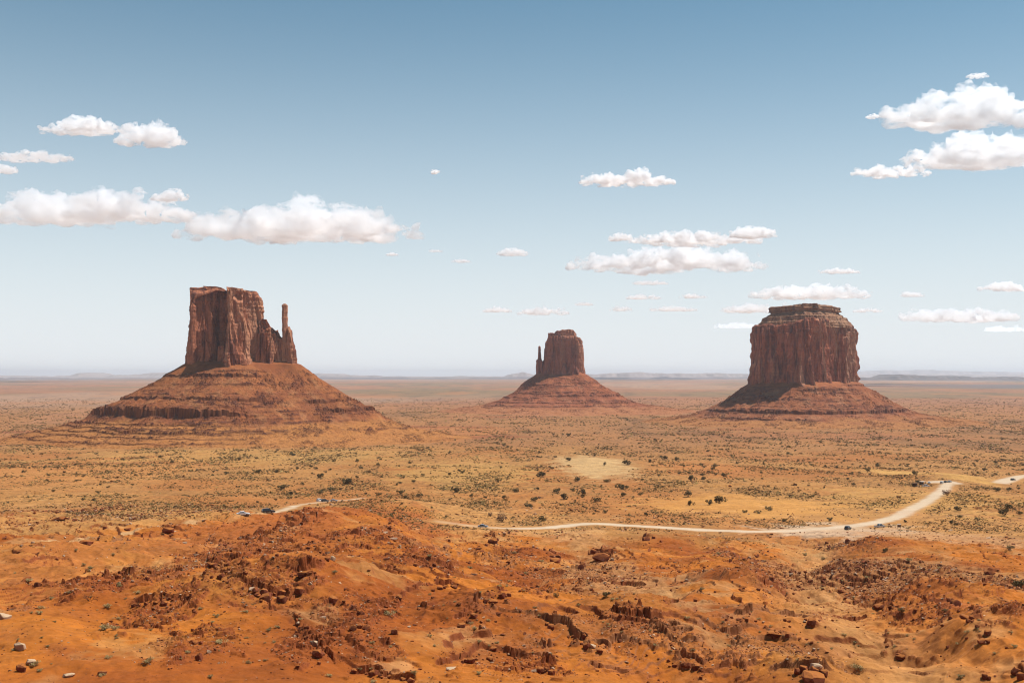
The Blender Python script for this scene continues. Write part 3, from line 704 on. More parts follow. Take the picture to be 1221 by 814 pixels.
tower('thumb_spire', E, [(-62, -2), (-60, -8), (-55, -9), (-51, -3), (-54, 4), (-60, 4)], 20, const(77), 120, 90, M_cliff_b, 35, flute=(.6, .5, .4), lam=(12, 6, 3), batter=.04, flare=3, crack=.3, topn=1)
e_foot = [(-62, 2), (-58, -16), (-30, -26), (10, -36), (50, -40), (62, -20), (66, 4), (55, 38), (5, 46), (-45, 34)]
talus('talus_slope', E, e_foot, [(0, 3), (72, -46), (120, -70), (170, -84), (240, -94), (320, -101), (440, -112)],
      [(-180, .85), (-150, .88), (-90, .95), (-30, .95), (0, .98), (90, 1), (180, .85)],
      [(-30, 4, .8, -150, 40, .9), (-25, 3, .8, -30, 40, .9), (-58, 4, .9, -50, 60, .8), (-50, 3, .6, -100, 60, 1), (-76, 2, .8, -110, 80, .7), (-84, 2, .8, -110, 80, .7)],
      900, 210, 200, [(.30, .092, .038), (.25, .075, .032), (.12, .038, .022), (.33, .14, .07)], apron=(-78, -92), apc=(.37, .15, .06))
# --- the massive block butte
Ym, cm = 2300., 960
Mk = empty('rock_butte', (px2x(cm, CXP, Ym), Ym, 0))
tag(Mk, 'massive square-shouldered butte with a layered flat cap, no spire beside it', 'butte')
m_out = [(-110, -18), (-104, -40), (-70, -66), (-40, -92), (-22, -100), (-2, -84), (22, -76), (44, -50), (70, -40), (92, -14), (112, 8), (106, 48), (60, 82), (0, 92), (-60, 74), (-100, 36)]
tower('cliff_tower', Mk, m_out, -42, interp_x([(-112, 100), (-104, 104), (-80, 101), (-50, 104), (-30, 112), (0, 114), (60, 110), (95, 105), (112, 94)]), 1200, 260, M_cliff_c, 51, flute=(8, 6.0, 1.4), lam=(30, 13, 4.5), batter=.035, flare=5, crack=3, strata=.5, rim=3.5)
tower('caprock', Mk, [(.45 * x * .86 + .55 * 96 * math.cos(a), .45 * y * .82 + .55 * 74 * math.sin(a)) for (x, y), a in [((p[0], p[1]), math.atan2(p[1] / 80, p[0] / 100)) for p in m_out]], 96, interp_x([(-80, 139), (-50, 143), (10, 145), (50, 142), (80, 139)]), 900, 110, M_cap, 52, flute=(2.5, 1.6, 1.0), lam=(24, 10, 4), batter=.0, flare=4, crack=1.2, strata=1.4, topn=1.6, rim=1,
      prof=[(0, 0), (.26, 2), (.30, 5), (.50, 8), (.53, 15), (.60, 17), (.70, 24), (.76, 25), (.78, 20), (1, 21)])
m_foot = [(-112, 0), (-104, -34), (-70, -68), (-24, -98), (36, -66), (96, -18), (114, 8), (106, 48), (60, 80), (0, 90), (-60, 76), (-102, 40)]
talus('talus_slope', Mk, m_foot, [(0, -17), (60, -56), (98, -77), (135, -88), (200, -96), (270, -103), (360, -112)],
      [(-180, .92), (-135, .95), (-90, 1), (-45, 1.02), (0, 1.1), (90, 1), (180, .92)],
      [(-33, 4, 1, -75, 32, .6), (-40, 3, .8, -66, 28, .9), (-24, 3, .7, -20, 30, .9), (-66, 2, .5, -90, 80, 1), (-76, 4.2, 1, -95, 85, .6), (-88, 2.2, .8, -125, 30, .9), (-50, 2, .4, -120, 60, 1.1)],
      1300, 260, 300, TCm, apron=(-82, -94), apc=(.38, .16, .05))

# ------------------------------------------------------------------ far hills on the horizon
def mesa_range(name, px0, px1, Y, prof_px, depth, col_, seed, label):
    """prof_px: (photo x, crest height in photo y) pairs"""
    n, m = 500, 40
    pxs = np.linspace(px0, px1, n); xs = (pxs - CXP) / F * Y
    crest = np.interp(pxs, [p[0] for p in prof_px], [p[1] for p in prof_px])
    hz_ = (HY - crest) * Y / F
    hz_ = hz_ + (fbm2(xs / (Y * .012), xs * 0, 4, seed) * .0007 + np.round(2 * perlin2(xs / (Y * .03), xs * 0 + 4, seed + 3)) * .0003) * Y
    base = -112.0
    v = np.linspace(-1, 1, m)[:, None]
    shp = np.interp(np.abs(v), [0, .45, .55, .62, .8, 1], [1, .97, .9, .55, .25, 0])
    X = np.repeat(xs[None], m, 0); Yy = Y + v * depth * (1 + .5 * fbm2(xs / (Y * .02), xs * 0 + 8, 3, seed + 5))[None]
    Zz = base + (np.maximum(hz_ - base, 1))[None] * shp * (1 + .08 * fbm2(X / (Y * .01), Yy / (Y * .01), 3, seed + 6))
    ed = sstep(0, .02, (pxs - px0) / (px1 - px0)) * (1 - sstep(.98, 1, (pxs - px0) / (px1 - px0)))
    Zz = base + (Zz - base) * ed[None]
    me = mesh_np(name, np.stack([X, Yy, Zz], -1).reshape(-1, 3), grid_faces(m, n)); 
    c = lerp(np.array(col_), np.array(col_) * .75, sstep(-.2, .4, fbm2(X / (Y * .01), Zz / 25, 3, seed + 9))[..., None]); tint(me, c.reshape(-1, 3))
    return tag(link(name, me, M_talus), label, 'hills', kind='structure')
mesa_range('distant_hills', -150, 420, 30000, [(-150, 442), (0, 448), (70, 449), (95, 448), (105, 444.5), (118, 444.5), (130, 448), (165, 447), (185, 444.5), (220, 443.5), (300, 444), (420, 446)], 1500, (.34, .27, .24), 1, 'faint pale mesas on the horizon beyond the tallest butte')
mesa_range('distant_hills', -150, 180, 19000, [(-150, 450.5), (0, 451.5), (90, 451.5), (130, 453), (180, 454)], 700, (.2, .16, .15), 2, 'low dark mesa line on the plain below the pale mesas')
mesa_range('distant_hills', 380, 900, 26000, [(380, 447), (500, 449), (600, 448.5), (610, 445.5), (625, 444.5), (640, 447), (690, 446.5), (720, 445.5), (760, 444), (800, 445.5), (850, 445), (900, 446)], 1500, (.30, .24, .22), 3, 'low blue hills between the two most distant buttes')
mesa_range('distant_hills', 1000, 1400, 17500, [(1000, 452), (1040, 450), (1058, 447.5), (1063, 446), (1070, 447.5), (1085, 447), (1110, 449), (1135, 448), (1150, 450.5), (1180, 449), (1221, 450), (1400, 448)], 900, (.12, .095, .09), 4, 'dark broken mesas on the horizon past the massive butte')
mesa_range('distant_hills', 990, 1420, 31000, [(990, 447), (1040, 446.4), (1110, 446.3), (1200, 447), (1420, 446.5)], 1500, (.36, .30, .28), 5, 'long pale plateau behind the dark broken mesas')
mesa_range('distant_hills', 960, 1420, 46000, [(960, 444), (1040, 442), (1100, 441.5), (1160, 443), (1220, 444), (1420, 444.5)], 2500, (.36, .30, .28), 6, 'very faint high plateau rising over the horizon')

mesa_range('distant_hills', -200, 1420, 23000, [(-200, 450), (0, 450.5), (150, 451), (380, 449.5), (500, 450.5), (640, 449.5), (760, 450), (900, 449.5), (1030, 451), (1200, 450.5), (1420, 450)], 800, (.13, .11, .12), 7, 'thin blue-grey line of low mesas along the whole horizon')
# ------------------------------------------------------------------ rocks
def hull_rock(seed, npts=26, sub=True, flat=(1, .8, .62)):
    r = np.random.default_rng(seed)
    p = r.normal(size=(npts, 3)); p /= np.linalg.norm(p, axis=1)[:, None]
    p = np.sign(p) * np.abs(p) ** .72
    p *= np.array(flat) * .5 * r.uniform(.78, 1.05, (npts, 1))
    bm = bmesh.new()
    for q in p: bm.verts.new(q)
    res = bmesh.ops.convex_hull(bm, input=bm.verts)
    bmesh.ops.delete(bm, geom=[v for v in bm.verts if not v.link_faces], context='VERTS')
    if sub:
        bmesh.ops.bevel(bm, geom=list(bm.edges), offset=.025, segments=1, affect='EDGES', clamp_overlap=True)
        bmesh.ops.triangulate(bm, faces=bm.faces)
        bmesh.ops.subdivide_edges(bm, edges=list(bm.edges), cuts=1)
        co_ = np.array([v.co[:] for v in bm.verts])
        d = fbm3(co_[:, 0] * 4 + seed, co_[:, 1] * 4, co_[:, 2] * 5, 3, seed) * .055
        for v, k in zip(bm.verts, d): v.co *= 1 + float(k) * 1.6
    return bm
def rock_mesh(seed, mat, **k):
    bm = hull_rock(seed, **k); me = bpy.data.meshes.new('boulder'); bm.to_mesh(me); bm.free(); me.materials.append(mat); return me
ROCK_RED = [rock_mesh(200 + i, M_rock_red, flat=f) for i, f in enumerate([(1, .8, .7), (1, .7, .45), (1, .9, .8), (1, .6, .5), (1, .75, .35), (1, .85, .6), (.9, .9, .9), (1, .5, .4)])]
ROCK_PALE = [rock_mesh(240 + i, M_rock_pale, flat=f) for i, f in enumerate([(1, .8, .7), (1, .75, .5), (1, .85, .8), (1, .7, .35)])]

def place(name, me, px, py, wpx, hpx=None, sink=.2, rz=None, tilt=.25, depth=None):
    c = unproj(px, py); k = c[1] / F
    o = link(name, me, None, None, (c[0], c[1], c[2] + (hpx or wpx * .6) * k * (.5 - sink)))
    wd = wpx * k; hgt = (hpx or wpx * .6) * k
    bb = np.array([v[:] for v in me.vertices[:]] if False else [v.co[:] for v in me.vertices]); ext = bb.max(0) - bb.min(0)
    o.scale = (wd / ext[0], (depth or wd * random.uniform(.7, 1.0)) / ext[1], hgt * 1.25 / ext[2])
    o.rotation_euler = (random.uniform(-tilt, tilt), random.uniform(-tilt, tilt), random.uniform(-.5, .5) if rz is None else rz)
    return o, c

ORD = ['', 'second ', 'third ', 'fourth ', 'fifth ', 'sixth ', 'seventh ', 'eighth ', 'ninth ', 'tenth ', 'eleventh ', 'twelfth ']
big_boulders = [  # px, py(base), w, h, pale, label; some dark rocks added in place of cast shadows
    (317, 716, 18, 13, 0, 'biggest dark block added as a shadow in the rubble slope below the two cars'), (336, 717, 15, 12, 0, 'dark boulder touching the biggest block on the rubble slope'),
    (717, 666, 26, 11, 0, 'wide overhanging dark slab added as a shadow in the hillside just below the dirt road'), (662, 670, 15, 8, 0, 'dark undercut slab beside the pale track fan below the road'),
    (693, 678, 10, 9, 0, 'dark block in the hollow below the wide overhanging slab'), (770, 644, 11, 7, 0, 'lone dark block on the slope crest just under the dirt road'),
    (588, 648, 15, 11, 0, 'dark wedge of rock added as a shadow just below the small blue-grey car'), (657, 749, 10, 9, 0, 'upright dark boulder at the upper end of a diagonal boulder trail'),
    (699, 772, 10, 9, 0, 'round dark boulder midway along the diagonal boulder trail'), (715, 777, 10, 7, 0, 'dark boulder ending the diagonal boulder trail'),
    (657, 804, 10, 9, 0, 'dark boulder beside the red gully at the bottom edge of the view'), (1139, 721, 14, 10, 0, 'topmost dark block of the rocky rib in the wash'),
    (1150, 737, 13, 7, 0, 'dark overhang second down the rocky rib of the wash'), (1178, 755, 11, 7, 0, 'dark block low on the rocky rib beside the red bank'),
    (1171, 765, 13, 6, 0, 'flat dark slab below the rocky rib of the wash'), (1174, 808, 8, 9, 0, 'small upright dark boulder low on the wash bank'),
    (1217, 810, 11, 15, 0, 'tall dark block cut by the frame at the corner of the view'), (1048, 724, 17, 7, 0, 'wide dark ledge block facing the juniper in the wash'),
    (1074, 785, 14, 8, 0, 'dark boulder with pale flakes on the floor of the wash'), (421, 750, 11, 8, 0, 'first of two dark blocks capping a curved rubble bank'),
    (437, 749, 12, 7, 0, 'wider of two dark blocks capping a curved rubble bank'), (24, 773, 16, 12, 1, 'pale angular boulder with a shadowed underside on the light sand'),
    (25, 800, 14, 15, 0, 'sharp red fin of rock standing on the light sand'), (37, 791, 14, 9, 1, 'pale grey boulder leaning behind the sharp red fin'),
    (3, 738, 20, 14, 1, 'large pale boulder cut by the frame on the light sand'), (45, 699, 10, 9, 0, 'lone brown boulder next to sagebrush on the smooth sand'),
    (82, 806, 17, 6, 1, 'low pale slab half buried in light sand'), (122, 803, 13, 6, 0, 'flat broken brown rock near the low pale slab'),
    (237, 787, 10, 13, 0, 'upright dark red block at the edge of the light sand'), (374, 768, 11, 9, 1, 'rounded pinkish boulder resting alone above the lower rubble'),
    (379, 781, 14, 11, 0, 'dark split boulder just below the rounded pinkish one'), (263, 689, 10, 8, 0, 'dark boulder inside the upper rubble slope'), (253, 675, 12, 7, 0, 'dark gap-topped boulder at the head of the rubble slope'),
    (357, 706, 13, 10, 0, 'dark block on the ridge edge above the pale sand flat'), (397, 716, 14, 9, 0, 'dark block at the far end of the ridge edge'), (364, 686, 22, 9, 0, 'long dark ledge block under a dry shrub on the ridge'),
    (470, 755, 10, 9, 0, 'isolated dark boulder beside the curved rubble bank'), (445, 805, 14, 10, 0, 'dark jagged boulder at the bottom edge above two sage tufts'), (490, 813, 11, 8, 0, 'dark boulder cut by the bottom edge near a sage tuft'),
    (562, 789, 9, 9, 0, 'tallest dark block in the short broken ledge'), (584, 787, 10, 8, 0, 'dark block ending the short broken ledge'), (588, 774, 10, 6, 0, 'dark slab starting the small upper ledge'),
    (606, 711, 10, 7, 0, 'dark block topping the long slanting ledge'), (588, 718, 14, 6, 0, 'long dark block just under the top of the slanting ledge'), (565, 735, 10, 7, 0, 'dark block halfway down the slanting ledge'), (550, 747, 13, 7, 0, 'dark block at the foot of the slanting ledge'),
    (476, 713, 10, 7, 0, 'dark block at the low end of the thin curving ledge'), (525, 702, 9, 5, 0, 'small dark block midway on the thin curving ledge'), (541, 700, 10, 5, 0, 'dark block at the high end of the thin curving ledge'),
    (537, 798, 14, 5, 1, 'pale flaky slab in front of the short broken ledge'), (970, 812, 36, 16, 0, 'huge black-shadowed overhang at the bottom edge of the view'), (922, 757, 22, 8, 0, 'long dark undercut slab on the striped slope'),
    (968, 743, 13, 9, 0, 'dark block ending the straight rock ledge'), (1180, 684, 18, 6, 0, 'long dark ledge block near the pale rubble'), (830, 797, 12, 10, 0, 'dark boulder at the lower end of the dense boulder field'), (103, 648, 20, 7, 0, 'broad dark red outcrop by the sand mound'),
    (36, 657, 28, 5, 0, 'long low dark red outcrop beside the pale track'), (71, 620, 22, 5, 0, 'low black ledge block on the tan flat'), (152, 632, 9, 5, 0, 'small dark outcrop beside the track'), (201, 634, 16, 9, 0, 'knobbly red outcrop at the bend of the track')]
nb = 0
for px, py, w, h, pale, lab in big_boulders:
    o, c = place('boulder', random.choice(ROCK_PALE if pale else ROCK_RED), px, py, w * .85, h * .72, sink=.22, tilt=.25)
    tag(o, lab, 'boulder'); nb += 1
# lesser boulders inside the rubble fields and along the ledges
spots = []
for P, hp in ledges:
    for a, b in zip(P[:-1], P[1:]):
        L = math.hypot(b[0] - a[0], b[1] - a[1])
        for q in range(int(L / 9) + 1):
            t = random.random(); spots.append((a[0] + (b[0] - a[0]) * t + random.gauss(0, 3), a[1] + (b[1] - a[1]) * t + abs(random.gauss(0, 2)) + 1, random.lognormvariate(-.55, .3) * max(hp, 4)))
for px, py, rw, rh, bs, st in rubble:
    for q in range(int(rw * rh * st / 90) + 2):
        a = random.uniform(0, 2 * math.pi); r = math.sqrt(random.random())
        Yq = 1
        spots.append((px + rw * r * math.cos(a), py + rh * r * math.sin(a), min(6.5, random.lognormvariate(1.0, .38))))
spots = [s_ for s_ in spots if 2 < s_[0] < 1219 and s_[1] < 812]
random.shuffle(spots); spots.sort(key=lambda s_: -s_[2])
rub_lab = 'small red-brown boulder, one of the many strewn through the rubble and below the ledges'
for px, py, w in spots[:238]:
    o, c = place('boulder', random.choice(ROCK_PALE if random.random() < .07 else ROCK_RED), px, py, w, w * random.uniform(.5, .85), sink=.2, tilt=.4)
    tag(o, rub_lab, 'boulder', 'small boulders strewn through the rubble'); nb += 1
print('boulders', nb)

# the uncountable rest of the stones: one object
tmpl = []
for i in range(6):
    bm = hull_rock(300 + i, npts=11, sub=False, flat=[(1, .8, .6), (1, .7, .4), (1, .9, .7), (1, .6, .5), (1, .8, .35), (1, .5, .3)][i])
    bmesh.ops.triangulate(bm, faces=bm.faces); bm.verts.ensure_lookup_table(); bm.verts.index_update()
    tmpl.append((np.array([v.co[:] for v in bm.verts]), np.array([[v.index for v in f.verts] for f in bm.faces]))); bm.free()
def scatter_mesh(pts, size, hgt, rot, tm):
    Vs, Fs, owner = [], [], []; base = 0
    for k, (v, f) in enumerate(tm):
        I = np.arange(len(pts))[k::len(tm)]
        if not len(I): continue
        c, s = np.cos(rot[I])[:, None], np.sin(rot[I])[:, None]
        x = v[None, :, 0] * size[I][:, None]; y = v[None, :, 1] * size[I][:, None]; z = v[None, :, 2] * hgt[I][:, None]
        W_ = np.stack([x * c - y * s + pts[I][:, :1], x * s + y * c + pts[I][:, 1:2], z + pts[I][:, 2:3]], -1)
        Vs.append(W_.reshape(-1, 3)); Fs.append((f[None] + (base + np.arange(len(I)) * len(v))[:, None, None]).reshape(-1, 3)); owner.append(np.repeat(I, len(v))); base += len(I) * len(v)
    return np.concatenate(Vs), np.concatenate(Fs), np.concatenate(owner)
def grid_sample(weight, R, n):
    """n random ground points in rows R, density proportional to weight per unit of visible area"""
    w_ = (weight * (np.abs(UC) < .53)[None]).ravel(); w_ = np.cumsum(w_); w_ /= w_[-1]
    I = np.searchsorted(w_, rng.random(n)); i, j = np.divmod(I, NC); i = i + R.start
    fi = np.clip(i + rng.random(n), 0, NR - 1.01); fj = np.clip(j + rng.random(n) - .5, 0, NC - 1.01)
    y = np.interp(fi, np.arange(NR), YR); x = y * (U0 + fj / (NC - 1) * (U1 - U0))
    return np.stack([x, y, ground_z(x, y)], -1), i, np.clip(np.round(fj).astype(int), 0, NC - 1)
R = rows_between(62, 560)
clear = 1 - np.clip(road_w[R] * 1.5, 0, 1)
n = 64000
pts, i, j = grid_sample((rub[R] * 1.7 + .8 * rock[R] + .07 + .12 * sstep(0, .5, fbm2(GX[R] / 25, GY[R] / 40, 3, 1010))) * clear * (GY[R] / 150) ** .4, R, n)
sz = pts[:, 1] / F * rng.lognormal(.62, .5, n); sz = np.clip(sz, .1, 2.2)
pts[:, 2] += sz * .1
Vs, Fs, ow = scatter_mesh(pts, sz, sz * rng.uniform(.6, 1.1, n), rng.random(n) * 6.28, tmpl)
me = mesh_np('rock_rubble', Vs, Fs, smooth=False)
base = np.where(rng.random((n, 1)) < .22, np.array([[.47, .30, .19]]), np.array([[.20, .058, .024]])) * rng.uniform(.65, 1.15, (n, 1))
tint(me, base[ow]); tag(link('rock_rubble', me, M_talus), 'countless small stones and rock chips strewn over the red slopes', 'rubble', kind='stuff')

# ------------------------------------------------------------------ bushes
def bush_mesh(name, seed, nleaf, mat, lobes=6, leaf=.16, squash=.75, stem=True, trunk_mat=None):
    r = np.random.default_rng(seed)
    cs = r.normal(size=(lobes, 3)) * np.array([.24, .24, .13]) + np.array([0, 0, .45]); rs = r.uniform(.18, .32, lobes)
    k = r.integers(0, lobes, nleaf)
    d = r.normal(size=(nleaf, 3)); d /= np.linalg.norm(d, axis=1)[:, None]
    p = cs[k] + d * (rs[k] * r.uniform(.35, 1.05, nleaf) ** .6)[:, None]
    p[:, 2] = np.maximum(p[:, 2], .04)
    a = r.normal(size=(nleaf, 3)); a /= np.linalg.norm(a, axis=1)[:, None]
    b = np.cross(a, r.normal(size=(nleaf, 3))); b /= np.linalg.norm(b, axis=1)[:, None]
    s_ = leaf * r.uniform(.5, 1.15, (nleaf, 1))
    V_ = np.stack([p - a * s_ * .5, p + b * s_ * .45, p + a * s_ * .5, p - b * s_ * .45], 1).reshape(-1, 3)
    F_ = np.arange(nleaf * 4).reshape(-1, 4)
    if stem:
        sv, sf = [], []
        for q in range(lobes):
            base_ = np.array([r.normal() * .04, r.normal() * .04, -.12]); tip = cs[q]; w = .022
            o = len(V_) + len(sv)
            for t, ww in ((0, w), (1, w * .5)):
                c = base_ + (tip - base_) * t
                for e in range(4): sv.append(c + ww * np.array([math.cos(e * 1.57), math.sin(e * 1.57), 0]))
            for e in range(4): sf.append([o + e, o + (e + 1) % 4, o + 4 + (e + 1) % 4, o + 4 + e])
        V_ = np.vstack([V_, np.array(sv)]); F_ = np.vstack([F_, np.array(sf)])
    me = mesh_np(name, V_, F_, smooth=False); me.materials.append(mat)
    if stem:
        me.materials.append(M_twig); mi = np.zeros(len(me.polygons), dtype=np.int32); mi[nleaf:] = 1; me.polygons.foreach_set('material_index', mi)
    return me
M_juniper_dry = leaf_mat('dry_juniper_leaf', (.17, .13, .055), (.12, .085, .03))
JUN = [bush_mesh('juniper_bush', 500 + i, 420, M_juniper if i % 3 else M_juniper_dry, lobes=4 + i % 5, leaf=.13 + .02 * (i % 3)) for i in range(9)]
SAGE = [bush_mesh('sage_bush', 520 + i, 520, M_sage, lobes=7 + i % 3, leaf=.11) for i in range(4)]
M_rust = leaf_mat('rusty_leaf', (.17, .085, .05), (.22, .12, .07))
RUST = [bush_mesh('rusty_shrub', 540 + i, 380, M_rust, lobes=7, leaf=.12) for i in range(2)]
def bush(name, me, px, py, wpx, ratio=.8):
    c = unproj(px, py + wpx * .28); k = c[1] / F
    o = link(name, me, None, None, tuple(c)); wd = wpx * k * .92
    o.scale = (wd, wd * random.uniform(.8, 1.1), wd * ratio * random.uniform(.85, 1.15)); o.rotation_euler = (0, 0, random.uniform(0, 6.28))
    return o, c
junipers = [(415, 573, 11), (426, 549.5, 6), (430, 557, 6), (451, 554, 6), (480, 568, 6), (493, 573, 5), (477, 586, 9), (483, 592.5, 6), (500, 590, 9), (452, 589, 6), (543, 584, 9), (562, 590, 5), (594, 573, 6), (615, 584, 9), (601, 592, 8),
  (637, 595, 10), (630, 602, 11), (646, 564.6, 13), (641, 582, 6), (664, 584.6, 10), (672, 592, 11), (684, 583, 8), (695, 587, 13), (713, 596, 8), (724, 572.6, 7), (741, 580, 12), (743, 589, 8), (679, 547, 8), (747, 551, 11), (776, 549, 7),
  (792.5, 545.7, 8), (807, 547, 7), (646, 618, 10), (536.6, 539, 5), (605, 532.6, 5), (660, 517.5, 4), (678, 518.5, 6), (720.6, 553, 6), (689, 571, 10), (721.6, 610, 6), (770, 612.5, 6), (824, 569.6, 11), (838.6, 569.6, 7), (851.7, 556, 7),
  (863.4, 566, 8), (820.7, 589, 11), (822.7, 600, 9), (846, 599, 9), (857.6, 596, 14), (887.6, 609, 7), (904, 609.6, 8), (916.5, 606, 9), (934, 620, 7), (989.6, 619, 7), (912, 542, 5), (939.6, 540.7, 5), (902, 549, 4), (984, 556, 5),
  (944, 558, 4), (1016, 563, 6), (1046, 554, 7), (1034.5, 560, 7), (1091, 563, 9), (1188.6, 583, 7), (1203.5, 582.4, 7), (1142, 606, 10), (1145, 616, 6), (1165.5, 618, 7), (1196.6, 611, 12), (1202.8, 603, 9), (1217, 611, 7),
  (1134.5, 622, 6), (1078.6, 621, 5), (1099.7, 533, 4), (1117, 532, 4), (1132.8, 538, 4), (191, 544.6, 5), (205, 551.4, 6), (215, 544, 4), (82, 546, 4), (115, 540, 5), (240, 549, 4), (285, 547, 5), (308, 562, 7), (330, 561.5, 6), (341, 562, 5),
  (354.6, 558, 5), (270, 563, 5), (337.7, 579.6, 10), (361, 577, 6), (346.7, 588, 7), (383, 567, 9), (394, 582, 10), (383, 587, 8), (414.6, 574, 10), (348.5, 541, 7), (371, 555.4, 5), (377, 558, 5), (253, 566, 4), (1213, 696, 14), (1074.5, 726.6, 8),
  (1127, 726.6, 7), (1204.5, 652.5, 9), (722.5, 708, 11), (663, 709, 7), (1055, 655, 8)]
marks = [('the pale sand dune', 705, 557), ('the white car', 290, 611), ('the three parked cars beside the ridge', 388, 594), ('the small blue-grey car', 576, 626), ('the bend in the white road', 1000, 628), ('the parking area', 1118, 575),
         ('the far white road', 1206, 572), ('the orange sand bank', 880, 600), ('the wash', 1080, 745), ('the massive butte', 960, 500), ('the tallest butte', 285, 520), ('the smallest butte', 668, 488), ('the thin curving ledge', 505, 600)]
rel = {}
for px, py, w in junipers:
    m_ = min(marks, key=lambda q: math.hypot((px - q[1]) / 2.5, py - q[2]))
    dx, dy = px - m_[1], py - m_[2]
    word = 'beyond' if dy < -6 else 'on the near side of' if dy > 6 else 'beside'
    rel.setdefault((m_[0], word), []).append((math.hypot(dx / 2.5, dy), px, py, w))
lab_j = {}
for (mk, word), L in rel.items():
    L.sort(key=lambda q: -q[3])
    for k, (d_, px, py, w) in enumerate(L):
        if k < 5 and w >= 7: lab_j[(px, py)] = '%sbig%s dark juniper bush %s %s' % (ORD[k], 'gest' , word, mk)
for px, py, w in junipers:
    o, c = bush('juniper_bush', random.choice(JUN), px, py, w)
    lab = lab_j.get((px, py))
    if lab: tag(o, lab, 'juniper', 'larger junipers dotted over the valley')
    else: tag(o, 'small round dark juniper bush dotted on the tan valley floor', 'juniper', 'small junipers dotted over the valley')
nj = len(junipers)
k_ = 0
while k_ < 175:
    px = random.uniform(5, 1216); py = random.triangular(512, 622, 548)
    if abs(px - 290) < 200 and py < 532: continue
    if px > 1000 and random.random() < .2: pass
    c = unproj(px, py)
    if c[1] < 430: continue
    ii = int(np.searchsorted(YR, c[1])); jj = col_of(px)
    if road_d[ii, jj] < 4 or open_k[ii, jj] > .35: continue
    w = random.uniform(2.0, 4.2) if py < 545 else random.uniform(2.6, 5.2)
    o, c = bush('juniper_bush', random.choice(JUN), px, py, w)
    tag(o, 'small round dark juniper bush dotted on the tan valley floor', 'juniper', 'small junipers dotted over the valley'); k_ += 1
for px, py, w, lab in [(599, 617, 17, 'wide rust-brown shrub thicket behind the small blue-grey car'), (1130, 587, 13, 'rust-brown shrub at the road edge where it meets the parking area'), (585, 613, 9, 'smaller rust-brown shrub beside the wide thicket behind the small car'), (643, 592, 8, 'rust-brown shrub between junipers near the pale dune')]:
    o, c = bush('rusty_shrub', random.choice(RUST), px, py, w, .6); tag(o, lab, 'shrub')
sages = [(124, 746, 15, 'largest grey-green sagebrush clump on the light sand'), (136, 748, 11, 'greener sagebrush leaning on the largest clump'), (142, 697, 8, 'sagebrush above the dead branch'), (164, 705, 9, 'pale sagebrush at the foot of the red outcrop'), (128, 721, 11, 'pale sagebrush just below the dead branch'),
  (129, 782, 9, 'lone dark-green sagebrush on the smooth lower sand'), (177, 786, 13, 'sagebrush by a brown stone near the lower sand edge'), (224, 776, 9, 'sagebrush beside the upright dark red block'), (261, 763, 14, 'silvery sagebrush in the lower rubble slope'), (296, 788, 8, 'sagebrush among the lowest red stones'),
  (251, 805, 9, None), (321, 749, 8, None), (258, 733, 8, None), (253, 740, 6, None), (61, 712, 7, 'small sagebrush below the lone brown boulder'), (91, 655, 6, None), (34, 690, 10, 'pale sagebrush touching the lone brown boulder'), (49, 723, 9, None), (47, 729, 10, None), (42, 790, 12, 'sagebrush between the pale boulder and the red fin'),
  (47, 798, 8, None), (121, 803, 9, None), (392, 804, 10, 'sagebrush under the lower rubble trail at the bottom edge'), (464, 729, 14, 'big sagebrush in the flat between two ledges'), (566, 748, 9, 'round sagebrush under the slanting ledge'), (571, 764, 8, 'sagebrush just above the small upper ledge'), (571, 801, 8, None), (445, 811, 9, None), (494, 801, 9, None),
  (1022, 795, 17, 'bright green low bush on the bare red slope'), (1210, 769, 9, 'grey sagebrush on the red bank by the rocky rib'), (1145, 805, 10, None), (1083, 666, 9, 'dark sage tuft on top of the red mound'), (135, 660, 6, None), (100, 672, 7, None), (108, 676, 8, None), (690, 720, 6, None), (980, 700, 6, None), (960, 660, 7, None)]
for px, py, w, lab in sages:
    o, c = bush('sage_bush', random.choice(SAGE), px, py, w, .62)
    tag(o, lab or 'little grey-green sage tuft growing on bare orange ground', 'sagebrush', None if lab else 'little sage tufts on the orange slopes')
for q in range(140):
    px, py = random.uniform(5, 1215), random.triangular(640, 810, 760)
    o, c = bush('sage_bush', random.choice(SAGE), px, py, random.uniform(2.6, 7.5), .55)
    tag(o, 'little grey-green sage tuft growing on bare orange ground', 'sagebrush', 'little sage tufts on the orange slopes')
# a dead branchy bush on the sand
def twig_mesh():
    bm = bmesh.new()
    def branch(p, d, l, r, depth):
        q = p + d * l
        ax = d.orthogonal().normalized(); bx_ = d.cross(ax)
        ring = []
        for c, rr in ((p, r), (q, r * .6)):
            ring.append([bm.verts.new(c + (ax * math.cos(e * 1.2566) + bx_ * math.sin(e * 1.2566)) * rr) for e in range(5)])
        for e in range(5): bm.faces.new((ring[0][e], ring[0][(e + 1) % 5], ring[1][(e + 1) % 5], ring[1][e]))
        if depth:
            for _ in range(2 + (random.random() < .4)):
                nd = (d + Vector((random.gauss(0, .5), random.gauss(0, .5), random.gauss(.05, .35)))).normalized(); branch(q, nd, l * random.uniform(.6, .85), r * .6, depth - 1)
    for _ in range(5): branch(Vector((0, 0, -.1)), Vector((random.gauss(0, .7), random.gauss(0, .5), .8)).normalized(), .38, .035, 3)
    me = bpy.data.meshes.new('dead_bush'); bm.to_mesh(me); bm.free(); me.materials.append(plain_mat('dead_wood', (.10, .05, .035), .9, .1)); return me
c = unproj(107, 716); o = link('dead_bush', twig_mesh(), None, None, tuple(c)); o.scale = (.95,) * 3
tag(o, 'leafless dark dead bush with spreading branches on the smooth sand', 'dead bush')

